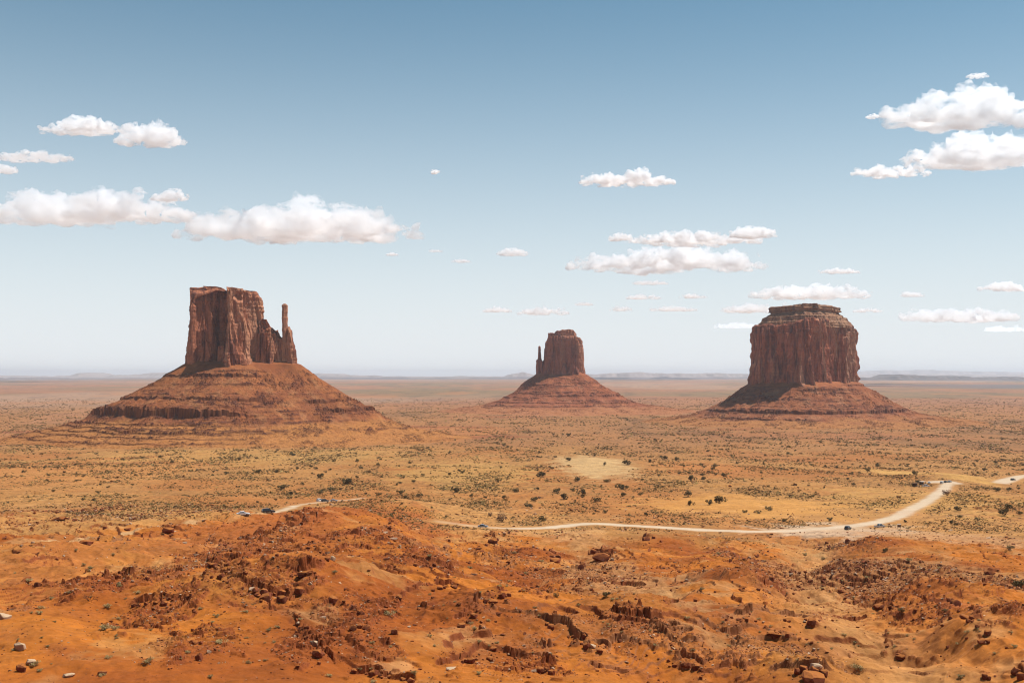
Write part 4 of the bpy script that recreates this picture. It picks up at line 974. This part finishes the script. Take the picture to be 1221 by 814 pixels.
# low scrub that nobody could count: one object
R = rows_between(330, 4600)
dens = (1 - np.clip(road_w[R] * 2, 0, 1)) * (1 - np.clip(open_k[R] * 1.5, 0, 1)) * sstep(330, 520, GY[R] + 60 * fbm2(GX[R] / 40, GY[R] / 40, 2, 1001))
dens = dens * np.clip(.35 + 1.3 * fbm2(GX[R] / 45, GY[R] / 70, 4, 1002) + .5 * fbm2(GX[R] / 200, GY[R] / 300, 2, 1004), .02, 1.6)
# rows get narrower with distance: weight by how tall each row shows
vis = np.abs(np.gradient(HY - F * Z / YR[:, None], axis=0))[R]
dens = dens * np.clip(vis, .02, 1.2)
n = 85000
pts, i, j = grid_sample(dens, R, n)
sz = np.clip(pts[:, 1] / F * rng.lognormal(.30, .45, n), .3, 4.0)
lt = []
for k in range(8):
    r = np.random.default_rng(800 + k); m_ = 9; cen = r.normal(size=(m_, 3)) * np.array([.26, .26, .12]) + np.array([0, 0, .22]); cen[:, 2] = np.abs(cen[:, 2])
    a = r.normal(size=(m_, 3)) * .22; b = r.normal(size=(m_, 3)) * .22
    lt.append((np.stack([cen - a, cen + b, cen + a - b * .3], 1).reshape(-1, 3), np.arange(m_ * 3).reshape(-1, 3)))
Vs, Fs, ow = scatter_mesh(pts, sz, sz * rng.uniform(.55, .95, n), rng.random(n) * 6.28, lt)
me = mesh_np('desert_scrub', Vs, Fs, smooth=False)
pal = np.array([(.17, .115, .042), (.24, .16, .06), (.12, .08, .034), (.33, .225, .08), (.21, .105, .045)])[rng.integers(0, 5, n)] * rng.uniform(.75, 1.2, (n, 1))
tint(me, pal[ow]); 
M_scrub, nt, b_ = newmat('scrub_leaf'); at = N(nt, 'ShaderNodeAttribute', attribute_name='tint'); tcs = N(nt, 'ShaderNodeTexCoord'); nn = noise_node(nt, tcs.outputs['Object'], .7, 4, .6)
nt.links.new(mulcol(nt, at.outputs['Color'], mapr(nt, nn.outputs['Fac'], .3, .7, .8, 1.2)), b_.inputs['Base Color']); b_.inputs['Roughness'].default_value = .9; b_.inputs['Specular IOR Level'].default_value = .15
tag(link('desert_scrub', me, M_scrub), 'low dry scrub and grass tufts speckling the tan plain', 'scrub', kind='stuff')

# ------------------------------------------------------------------ vehicles
M_white = plain_mat('white_paint', (.78, .78, .76), .35, .5, coat=.5); M_dark = plain_mat('dark_paint', (.03, .027, .027), .45, .4, coat=.2)
M_silver = plain_mat('silver_paint', (.42, .43, .45), .35, .5, .4, .5); M_blue = plain_mat('blue_grey_paint', (.16, .21, .27), .35, .5, 0, .5)
M_glass = plain_mat('car_glass', (.02, .025, .03), .08, .6); M_tyre = plain_mat('tyre_rubber', (.03, .028, .027), .85, .2); M_rim = plain_mat('wheel_rim', (.45, .45, .45), .4, .5, .7)
M_lamp = plain_mat('lamp_lens', (.75, .75, .7), .15, .6); M_tail = plain_mat('tail_lens', (.35, .02, .015), .25, .5)
def poly_prism(prof, half, bevel=.05, top_in=0, z0=0, z1=1):
    bm = bmesh.new(); L = []
    for sgn in (-1, 1):
        L.append([bm.verts.new((x, sgn * (half - top_in * max(0, (z - z0) / (z1 - z0))), z)) for x, z in prof])
    bm.faces.new(L[0]); bm.faces.new(L[1][::-1]); n_ = len(prof)
    for k in range(n_): bm.faces.new((L[0][k], L[1][k], L[1][(k + 1) % n_], L[0][(k + 1) % n_]))
    bmesh.ops.recalc_face_normals(bm, faces=bm.faces)
    if bevel: bmesh.ops.bevel(bm, geom=list(bm.edges), offset=bevel, segments=2, affect='EDGES', clamp_overlap=True)
    return bm
def bm_obj(name, bm, mat, parent):
    me = bpy.data.meshes.new(name); bm.to_mesh(me); bm.free(); return link(name, me, mat, parent)
def quadmesh(name, pts_, mat, parent, thick=.02):
    bm = bmesh.new(); f = bm.faces.new([bm.verts.new(p) for p in pts_]); bm.normal_update()
    r = bmesh.ops.extrude_face_region(bm, geom=[f]); nrm = f.normal.copy()
    for v in [g for g in r['geom'] if isinstance(g, bmesh.types.BMVert)]: v.co += nrm * thick
    bmesh.ops.recalc_face_normals(bm, faces=bm.faces); return bm_obj(name, bm, mat, parent)
def arch(cx, r, z0, n_=7):
    return [(cx + r * math.cos(a), z0 + r * math.sin(a)) for a in np.linspace(math.pi, 0, n_)]
def make_car(kind, paint, loc, rz):
    loc = (loc[0], loc[1], loc[2]); root = empty({'suv': 'parked_suv', 'sedan': 'parked_car', 'pickup': 'pickup_truck'}[kind], loc, rz)
    L_, H_ = {'suv': (4.8, 1.78), 'sedan': (4.7, 1.46), 'pickup': (5.6, 1.82)}[kind]
    x0, x1 = -L_ / 2, L_ / 2; wb = L_ * .30; zb, belt, hood = .30, .98 if kind != 'sedan' else .90, 1.0 if kind != 'sedan' else .86
    lower = [(x0, .45), (x0 + .06, zb)] + arch(-wb, .40, zb) + arch(wb, .40, zb) + [(x1 - .08, zb), (x1, .5), (x1 - .05, hood - .2), (x1 - .25, hood - .06), (x1 - 1.25, hood + .02), (x1 - 1.35, belt), (x0 + .04, belt), (x0, belt - .3)]
    bm_obj('body', poly_prism(lower, .92, .035), paint, root)
    cab = {'suv': [(x0 + .08, belt), (x1 - 1.4, belt), (x1 - 2.05, H_ - .06), (x1 - 2.3, H_), (x0 + .5, H_), (x0 + .3, H_ - .05)], 'sedan': [(x0 + .55, belt), (x1 - 1.35, belt), (x1 - 2.1, H_ - .05), (x1 - 2.4, H_), (x0 + 1.5, H_), (x0 + 1.25, H_ - .04)],
           'pickup': [(x0 + 1.9, belt), (x1 - 1.45, belt), (x1 - 2.05, H_ - .06), (x1 - 2.3, H_), (x0 + 2.2, H_), (x0 + 2.05, H_ - .05)]}[kind]
    bm_obj('cabin', poly_prism(cab, .88, .03, .17, belt, H_), paint, root)
    (bx0, _), (bx1, _), (fx, fz), _, _, (rx, rz_) = cab
    yt = lambda z: .88 - .17 * (z - belt) / (H_ - belt) + .004
    za, zc = belt + .05, H_ - .14
    fr_ = lambda z: bx1 + (fx - bx1) * (z - belt) / (fz - belt); bk = lambda z: bx0 + (rx - bx0) * (z - belt) / (rz_ - belt)
    for sgn in (-1, 1):
        p = [(bk(za) + .12, sgn * yt(za), za), (fr_(za) - .14, sgn * yt(za), za), (fr_(zc) - .14, sgn * yt(zc), zc), (bk(zc) + .12, sgn * yt(zc), zc)]
        quadmesh('side_window', p if sgn < 0 else p[::-1], M_glass, root)
    quadmesh('windscreen', [(fr_(za) + .004, -yt(za) + .1, za), (fr_(za) + .004, yt(za) - .1, za), (fr_(zc) + .004, yt(zc) - .1, zc), (fr_(zc) + .004, -yt(zc) + .1, zc)], M_glass, root)
    quadmesh('rear_window', [(bk(za) - .004, yt(za) - .1, za), (bk(za) - .004, -yt(za) + .1, za), (bk(zc) - .004, -yt(zc) + .1, zc), (bk(zc) - .004, yt(zc) - .1, zc)], M_glass, root)
    for sx in (-1, 1):
        for sy in (-1, 1):
            bm = bmesh.new(); bmesh.ops.create_cone(bm, segments=24, radius1=.35, radius2=.35, depth=.24, cap_ends=True, matrix=Matrix.Translation((sx * wb, sy * .83, .35)) @ Matrix.Rotation(math.pi / 2, 4, 'X'))
            bmesh.ops.bevel(bm, geom=[e for e in bm.edges if e.calc_face_angle(0) > 1], offset=.04, segments=2, affect='EDGES'); wh = bm_obj('wheel', bm, M_tyre, root)
            bm = bmesh.new(); bmesh.ops.create_cone(bm, segments=20, radius1=.21, radius2=.19, depth=.03, cap_ends=True, matrix=Matrix.Translation((sx * wb, sy * .965, .35)) @ Matrix.Rotation(math.pi / 2, 4, 'X')); bm_obj('rim', bm, M_rim, wh)
    for sgn in (-1, 1):
        bm = bmesh.new(); bmesh.ops.create_cube(bm, size=1, matrix=Matrix.Translation((x1 - .06, sgn * .66, hood - .24)) @ Matrix.Diagonal((.16, .36, .14, 1))); bmesh.ops.bevel(bm, geom=list(bm.edges), offset=.03, segments=2, affect='EDGES'); bm_obj('headlight', bm, M_lamp, root)
        bm = bmesh.new(); bmesh.ops.create_cube(bm, size=1, matrix=Matrix.Translation((x0 + .02, sgn * .76, belt - .16)) @ Matrix.Diagonal((.1, .2, .22, 1))); bmesh.ops.bevel(bm, geom=list(bm.edges), offset=.02, segments=2, affect='EDGES'); bm_obj('tail_light', bm, M_tail, root)
    if kind == 'pickup':
        bm = poly_prism([(x0 + .12, belt - .3), (x0 + 1.82, belt - .3), (x0 + 1.82, belt + .012), (x0 + .12, belt + .012)], .74, .02); bm_obj('cargo_bed', bm, M_tyre, root)
    return root
cars = [('sedan', M_white, 290, 614, .25, 'white car driving on the dirt track with the ridge in front of it', 'car'), ('suv', M_dark, 320, 611.5, .45, 'dark SUV following the white car on the dirt track', 'car'),
        ('suv', M_white, 381, 597.5, 1.2, 'white SUV parked first in line at the roadside by the ridge', 'car'), ('suv', M_dark, 387.5, 598, .5, 'dark SUV parked between a white SUV and a silver car', 'car'), ('sedan', M_silver, 398, 597.5, .15, 'silver car parked last in line at the roadside by the ridge', 'car'),
        ('sedan', M_blue, 576, 628.5, -.15, 'small blue-grey car alone where the track drops into the valley', 'car'), ('suv', M_dark, 1011, 631, .9, 'dark car on the white road before the bend', 'car'), ('pickup', M_silver, 1049, 628.5, .35, 'silver pickup truck parked at the bend of the white road', 'pickup truck'),
        ('suv', M_white, 1123, 576, 1.0, 'white SUV parked first in the row on the pale parking area', 'car'), ('sedan', M_dark, 1127.5, 575, .9, 'dark car parked in the middle of the row on the pale parking area', 'car'), ('sedan', M_silver, 1132.5, 574.6, .8, 'silver car parked last in the row on the pale parking area', 'car'),
        ('pickup', M_white, 1104, 580, .3, 'white pickup truck parked beside the vendor stalls', 'pickup truck'), ('sedan', M_white, 1108, 576, 1.2, 'white car parked behind the pickup by the vendor stalls', 'car'), ('suv', M_dark, 1208, 572.5, .5, 'dark vehicle on the far white road', 'car')]
for kind, paint, px, py, rz, lab, cat in cars:
    c = unproj(px, py); o = make_car(kind, paint, (c[0], c[1], float(ground_z(c[0], c[1])) + .03), rz); o.scale = (.9, .9, .9); tag(o, lab, cat)
# roadside sign and vendor stall
def box(bm, c, d, rot=None): bmesh.ops.create_cube(bm, size=1, matrix=Matrix.Translation(c) @ Matrix.Diagonal((*d, 1)))
M_wood = plain_mat('weathered_wood', (.10, .055, .035), .9, .1); M_board = plain_mat('pale_board', (.62, .58, .52), .8, .2)
c = unproj(1072, 630); sg = empty('roadside_sign', tuple(c)); tag(sg, 'dark wooden sign with a pale cap standing by the road bend', 'sign')
bm = bmesh.new(); box(bm, (-.5, 0, .9), (.16, .16, 1.9)); box(bm, (.5, 0, .9), (.16, .16, 1.9)); bm_obj('post', bm, M_wood, sg)
bm = bmesh.new(); box(bm, (0, -.1, 1.15), (1.5, .06, 1.0)); bm_obj('board', bm, M_wood, sg)
bm = bmesh.new(); box(bm, (0, 0, 1.95), (1.7, .5, .14)); bmesh.ops.bevel(bm, geom=list(bm.edges), offset=.03, segments=1, affect='EDGES'); bm_obj('cap', bm, M_board, sg)
for px, py, w_, lab, roofm in [(1092, 580, 3.6, 'dark timber vendor stall with a flat roof beside the parking area', M_wood), (1100, 578, 3.0, 'small vendor stall with a pale roof next to the dark one', M_board)]:
    c = unproj(px, py); st = empty('vendor_stall', tuple(c), .2); tag(st, lab, 'stall')
    for sx in (-1, 1):
        for sy in (-1, 1):
            bm = bmesh.new(); box(bm, (sx * w_ / 2, sy * 1.2, 1.1), (.16, .16, 2.5)); bm_obj('post', bm, M_wood, st)
    bm = bmesh.new(); box(bm, (0, 0, 2.42), (w_ + .7, 3.2, .14)); bmesh.ops.bevel(bm, geom=list(bm.edges), offset=.03, segments=1, affect='EDGES'); bm_obj('roof', bm, roofm, st)
    bm = bmesh.new(); box(bm, (0, 1.2, 1.2), (w_ - .17, .06, 2.2)); bm_obj('back_panel', bm, M_wood, st)
    bm = bmesh.new(); box(bm, (0, -.9, .8), (w_ - .3, .7, .08)); bm_obj('table', bm, M_board, st)

# ------------------------------------------------------------------ clouds: bodies of bright vapour, far beyond and above the haze
def cloud_mat(dens, Hm):
    m = bpy.data.materials.new('cloud_vapour'); m.use_nodes = True; nt = m.node_tree; nt.nodes.clear()
    v = nt.nodes.new('ShaderNodeVolumePrincipled'); o = nt.nodes.new('ShaderNodeOutputMaterial'); nt.links.new(v.outputs[0], o.inputs['Volume'])
    v.inputs['Color'].default_value = (.990, .994, 1.0, 1); v.inputs['Anisotropy'].default_value = .5
    tc = N(nt, 'ShaderNodeTexCoord'); mp = N(nt, 'ShaderNodeMapping'); mp.inputs['Scale'].default_value = (.6, .6, 1.35); nt.links.new(tc.outputs['Object'], mp.inputs[0])
    n = noise_node(nt, mp.outputs[0], 3.6 / Hm, 7, .68)
    nt.links.new(mapr(nt, n.outputs['Fac'], .43, .60, dens * .02, dens * 2.2), v.inputs['Density'])
    return m
def cloud(px, py, w, h, label, seed, nball=None, thin=1.0, shape=None):
    w = w * (1.07 if w > 60 else 1.0); thin = thin * (1.35 if thin < .65 else 1.0)
    r = np.random.default_rng(seed)
    zc = 2300.0; Yc = zc * F / (HY - py); k = Yc / F
    Wm, Hm = w * k, h * k; Dm = max(Wm * .5, Hm * 1.3)
    nball = nball or int(np.clip(10 + w / h * 9, 12, 80))
    bm = bmesh.new()
    for q in range(nball):
        t = r.uniform(-1, 1); e = max(.12, 1 - abs(t) ** 2.2)
        if shape: e *= np.interp(t, shape[0], shape[1])
        rad = Hm * .31 * (.35 + .65 * e) * r.uniform(.6, 1.1)
        x = t * (Wm / 2 - rad * .8); y = r.uniform(-1, 1) * Dm / 2 * e * .8; z = -Hm * .20 + r.uniform(0, 1) ** 1.5 * Hm * .36 * e
        if r.random() < .3:                                     # torn scraps along the rim
            rad *= .45; x *= 1.06; z += r.uniform(-.25, .3) * Hm
        mt = Matrix.Translation((x, y, z)) @ Matrix.Diagonal((r.uniform(1.2, 2.4), 1.4, r.uniform(.75, 1.0), 1))
        bmesh.ops.create_icosphere(bm, subdivisions=2, radius=rad, matrix=mt)
    me0 = bpy.data.meshes.new('tmp'); bm.to_mesh(me0); bm.free()
    o = bpy.data.objects.new('tmp', me0); COL.objects.link(o)
    md = o.modifiers.new('r', 'REMESH'); md.mode = 'VOXEL'; md.voxel_size = max(Hm / 17, Wm / 150)
    dg = bpy.context.evaluated_depsgraph_get(); me = bpy.data.meshes.new_from_object(o.evaluated_get(dg))
    bpy.data.objects.remove(o); bpy.data.meshes.remove(me0)
    n_ = len(me.vertices); co_ = np.zeros(n_ * 3, dtype=np.float32); me.vertices.foreach_get('co', co_); co_ = co_.reshape(-1, 3).astype(float)
    no = np.zeros(n_ * 3, dtype=np.float32); me.vertex_normals.foreach_get('vector', no); no = no.reshape(-1, 3).astype(float)
    a = Hm * .42; q = co_ / a * np.array([.85, .95, 1.1])
    d = fbm3(q[:, 0] + seed, q[:, 1], q[:, 2] * 1.3, 4, seed, .6)
    bil = np.abs(fbm3(q[:, 0] * 1.7 + seed, q[:, 1] * 1.7, q[:, 2] * 2, 3, seed + 7))
    up = sstep(-.5, .4, no[:, 2])
    co_ += no * (Hm * (.05 + .21 * d + .19 * (bil - .25) * (.4 + .6 * up)))[:, None]
    low = co_[:, 2] < -Hm * .30; co_[low, 2] = -Hm * .30 + (co_[low, 2] + Hm * .30) * .35
    me.vertices.foreach_set('co', co_.astype(np.float32).ravel()); me.update()
    me.polygons.foreach_set('use_smooth', np.ones(len(me.polygons), dtype=bool))
    ob = link('cloud', me, cloud_mat(6.0 * thin / Hm, Hm), None, ((px - CXP) * k, Yc, zc)); tag(ob, label, 'cloud')
    return ob
cl = [(97, 151, 92, 24, 'thin ragged cloud above the big cloud bank, with a small tail', .9), (180, 162, 78, 34, 'compact rounded cloud beside the ragged one, high over the tallest butte', 1), (40, 187, 96, 13, 'flat streak cloud at the frame edge below the ragged cloud', .7), (5, 202, 30, 14, 'small cloud fragment under the flat streak at the frame edge', .8),
      (95, 248, 250, 50, 'long broad cloud bank reaching the frame edge', 1), (203, 234, 46, 17, 'small detached puff on top of the long cloud bank', .9), (352, 267, 272, 56, 'largest bright cloud directly above the tallest butte', 1), (467, 303, 16, 5, 'tiny wisp below the tip of the largest bright cloud', .5), (518, 205, 10, 8, 'tiny lone puff high in the empty blue', .5),
      (550, 311, 24, 6, 'tiny faint wisp in the open sky between two buttes', .35), (519, 299, 18, 4, 'faint speck of cloud beside the tiny wisp', .3), (745, 214, 108, 20, 'lone flat cloud high over the smallest butte', 1), (830, 284, 150, 21, 'upper layer of the double cloud over the smallest butte', .9), (897, 277, 56, 19, 'rounded bump at the end of the upper cloud layer', .9),
      (798, 311, 238, 34, 'wide lower layer of the double cloud over the smallest butte', 1), (740, 283, 30, 13, 'small puff beside the upper cloud layer', .6), (612, 301, 40, 11, 'short faint cloud apart from the wide double cloud', .5), (592, 369, 34, 9, 'small low cloud near the smallest butte top', .55), (648, 371, 60, 12, 'low flat cloud just above the smallest butte', .7),
      (966, 348, 130, 23, 'flat bright cloud just above the massive butte', .95), (1001, 323, 52, 8, 'slim cloud over the flat bright one', .7), (905, 368, 95, 14, 'low pale cloud beside the massive butte top', .5), (880, 388, 60, 10, 'lowest faint cloud at the massive butte shoulder', .35), (765, 354, 44, 8, 'small faint cloud under the double cloud', .45), (802, 368, 56, 9, 'faint low cloud over the open plain gap', .4), (826, 353, 34, 7, 'tiny faint cloud under the end of the double cloud', .4), (740, 368, 28, 8, 'very faint cloud near the smallest butte', .3), (697, 362, 22, 6, 'tiny faint fleck above the smallest butte', .35), (775, 337, 50, 6, 'thin faint strip just under the double cloud', .35),
      (1160, 130, 190, 58, 'big bright cloud at the top corner of the sky', 1.05), (1175, 184, 175, 46, 'second big cloud hanging under the corner cloud', 1), (1062, 204, 84, 18, 'small flat cloud beside the two corner clouds', .85), (1041, 139, 16, 7, 'tiny fleck beside the big corner cloud', .5), (1165, 90, 24, 9, 'faint scrap above the big corner cloud', .3), (1142, 375, 130, 24, 'low hazy cloud between the massive butte and the frame edge', .6), (1198, 342, 60, 13, 'low cloud at the frame edge above the hazy one', .6), (1087, 351, 30, 8, 'faint tiny cloud above the hazy low cloud', .4), (1034, 370, 34, 7, 'tiny low cloud touching the massive butte skyline', .45), (1197, 392, 54, 9, 'lowest faint cloud at the frame edge', .4)]
for q, (px, py, w, h, lab, thin) in enumerate(cl):
    cloud(px, py, w, h, lab, 900 + q, thin=thin)


# ------------------------------------------------------------------ camera, light, sky, haze
cam = bpy.data.cameras.new('camera'); co = bpy.data.objects.new('camera', cam); COL.objects.link(co)
co.location = (0, 0, 0); co.rotation_euler = (math.radians(90), 0, 0)
cam.sensor_width = 36; cam.lens = 36 * F / 1221; cam.shift_y = (HY - 407) / 1221; cam.clip_start = .5; cam.clip_end = 300000
SC.camera = co

EL = math.radians(63.5); sdx, sdy = .965, .26
az = math.atan2(sdx, sdy)                       # from +Y towards +X
sdir = Vector((math.sin(az) * math.cos(EL), math.cos(az) * math.cos(EL), math.sin(EL)))
sl = bpy.data.lights.new('sun', 'SUN'); sl.energy = 4.4; sl.angle = math.radians(.53); sl.color = (1, .955, .89)
so = bpy.data.objects.new('sun', sl); COL.objects.link(so); so.rotation_euler = sdir.to_track_quat('Z', 'Y').to_euler()
w = bpy.data.worlds.new('World'); SC.world = w; w.use_nodes = True
nt = w.node_tree; nt.nodes.clear()
sky = nt.nodes.new('ShaderNodeTexSky'); sky.sky_type = 'NISHITA'; sky.sun_disc = False
sky.sun_elevation = EL; sky.sun_rotation = az; sky.altitude = 1600; sky.air_density = 1.0; sky.dust_density = 0; sky.ozone_density = 1.5
hs = nt.nodes.new('ShaderNodeHueSaturation'); hs.inputs['Saturation'].default_value = .85
tn = N(nt, 'ShaderNodeVectorMath', operation='MULTIPLY'); tn.inputs[1].default_value = (.44, .955, 1.02)
nt.links.new(sky.outputs[0], hs.inputs['Color']); nt.links.new(hs.outputs[0], tn.inputs[0])
tc = N(nt, 'ShaderNodeTexCoord'); sp = N(nt, 'ShaderNodeSeparateXYZ'); nt.links.new(tc.outputs['Generated'], sp.inputs[0])
def mth(op, a, b=None):
    n = N(nt, 'ShaderNodeMath', operation=op)
    for k, v in enumerate((a, b)):
        if v is None: continue
        if isinstance(v, (int, float)): n.inputs[k].default_value = v
        else: nt.links.new(v, n.inputs[k])
    return n.outputs[0]
low = mth('EXPONENT', mth('MULTIPLY', mth('POWER', mth('DIVIDE', mth('MAXIMUM', sp.outputs['Z'], 0.0), .21), 1.75), -1.0))   # milky air towards the horizon
bg = nt.nodes.new('ShaderNodeBackground'); bg.inputs['Strength'].default_value = .07
ow = nt.nodes.new('ShaderNodeOutputWorld')
nt.links.new(mixc(nt, tn.outputs[0], (9.2, 9.6, 9.85), low), bg.inputs[0]); nt.links.new(bg.outputs[0], ow.inputs[0])

bx = bmesh.new(); bmesh.ops.create_cube(bx, size=1)
for v in bx.verts: v.co = Vector((v.co.x * 2 * 34000, 52600 / 2 + v.co.y * (52600 + 1200), (v.co.z + .5) * (165 + 140) - 140))
me = bpy.data.meshes.new('haze'); bx.to_mesh(me); bx.free()
hm = bpy.data.materials.new('haze_air'); hm.use_nodes = True; nt = hm.node_tree; nt.nodes.clear()
pv = nt.nodes.new('ShaderNodeVolumePrincipled'); om = nt.nodes.new('ShaderNodeOutputMaterial'); nt.links.new(pv.outputs[0], om.inputs['Volume'])
pv.inputs['Color'].default_value = (.79, .88, 1.0, 1); pv.inputs['Density'].default_value = 2.9e-5; pv.inputs['Anisotropy'].default_value = .2
tag(link('haze', me, hm), 'thin pale haze lying over the valley', 'haze', kind='stuff')

vs = SC.view_settings
SC.display_settings.display_device = 'sRGB'
vs.view_transform = 'Standard'; vs.look = 'None'; vs.exposure = .37; vs.gamma = 1; vs.use_curve_mapping = False
cy = SC.cycles
cy.volume_bounces = 26; cy.max_bounces = 28; cy.diffuse_bounces = 3
cy.filter_width = 1.1
cy.use_denoising = True
try: cy.denoiser = 'OPENIMAGEDENOISE'; cy.denoising_prefilter = 'ACCURATE'
except Exception: pass
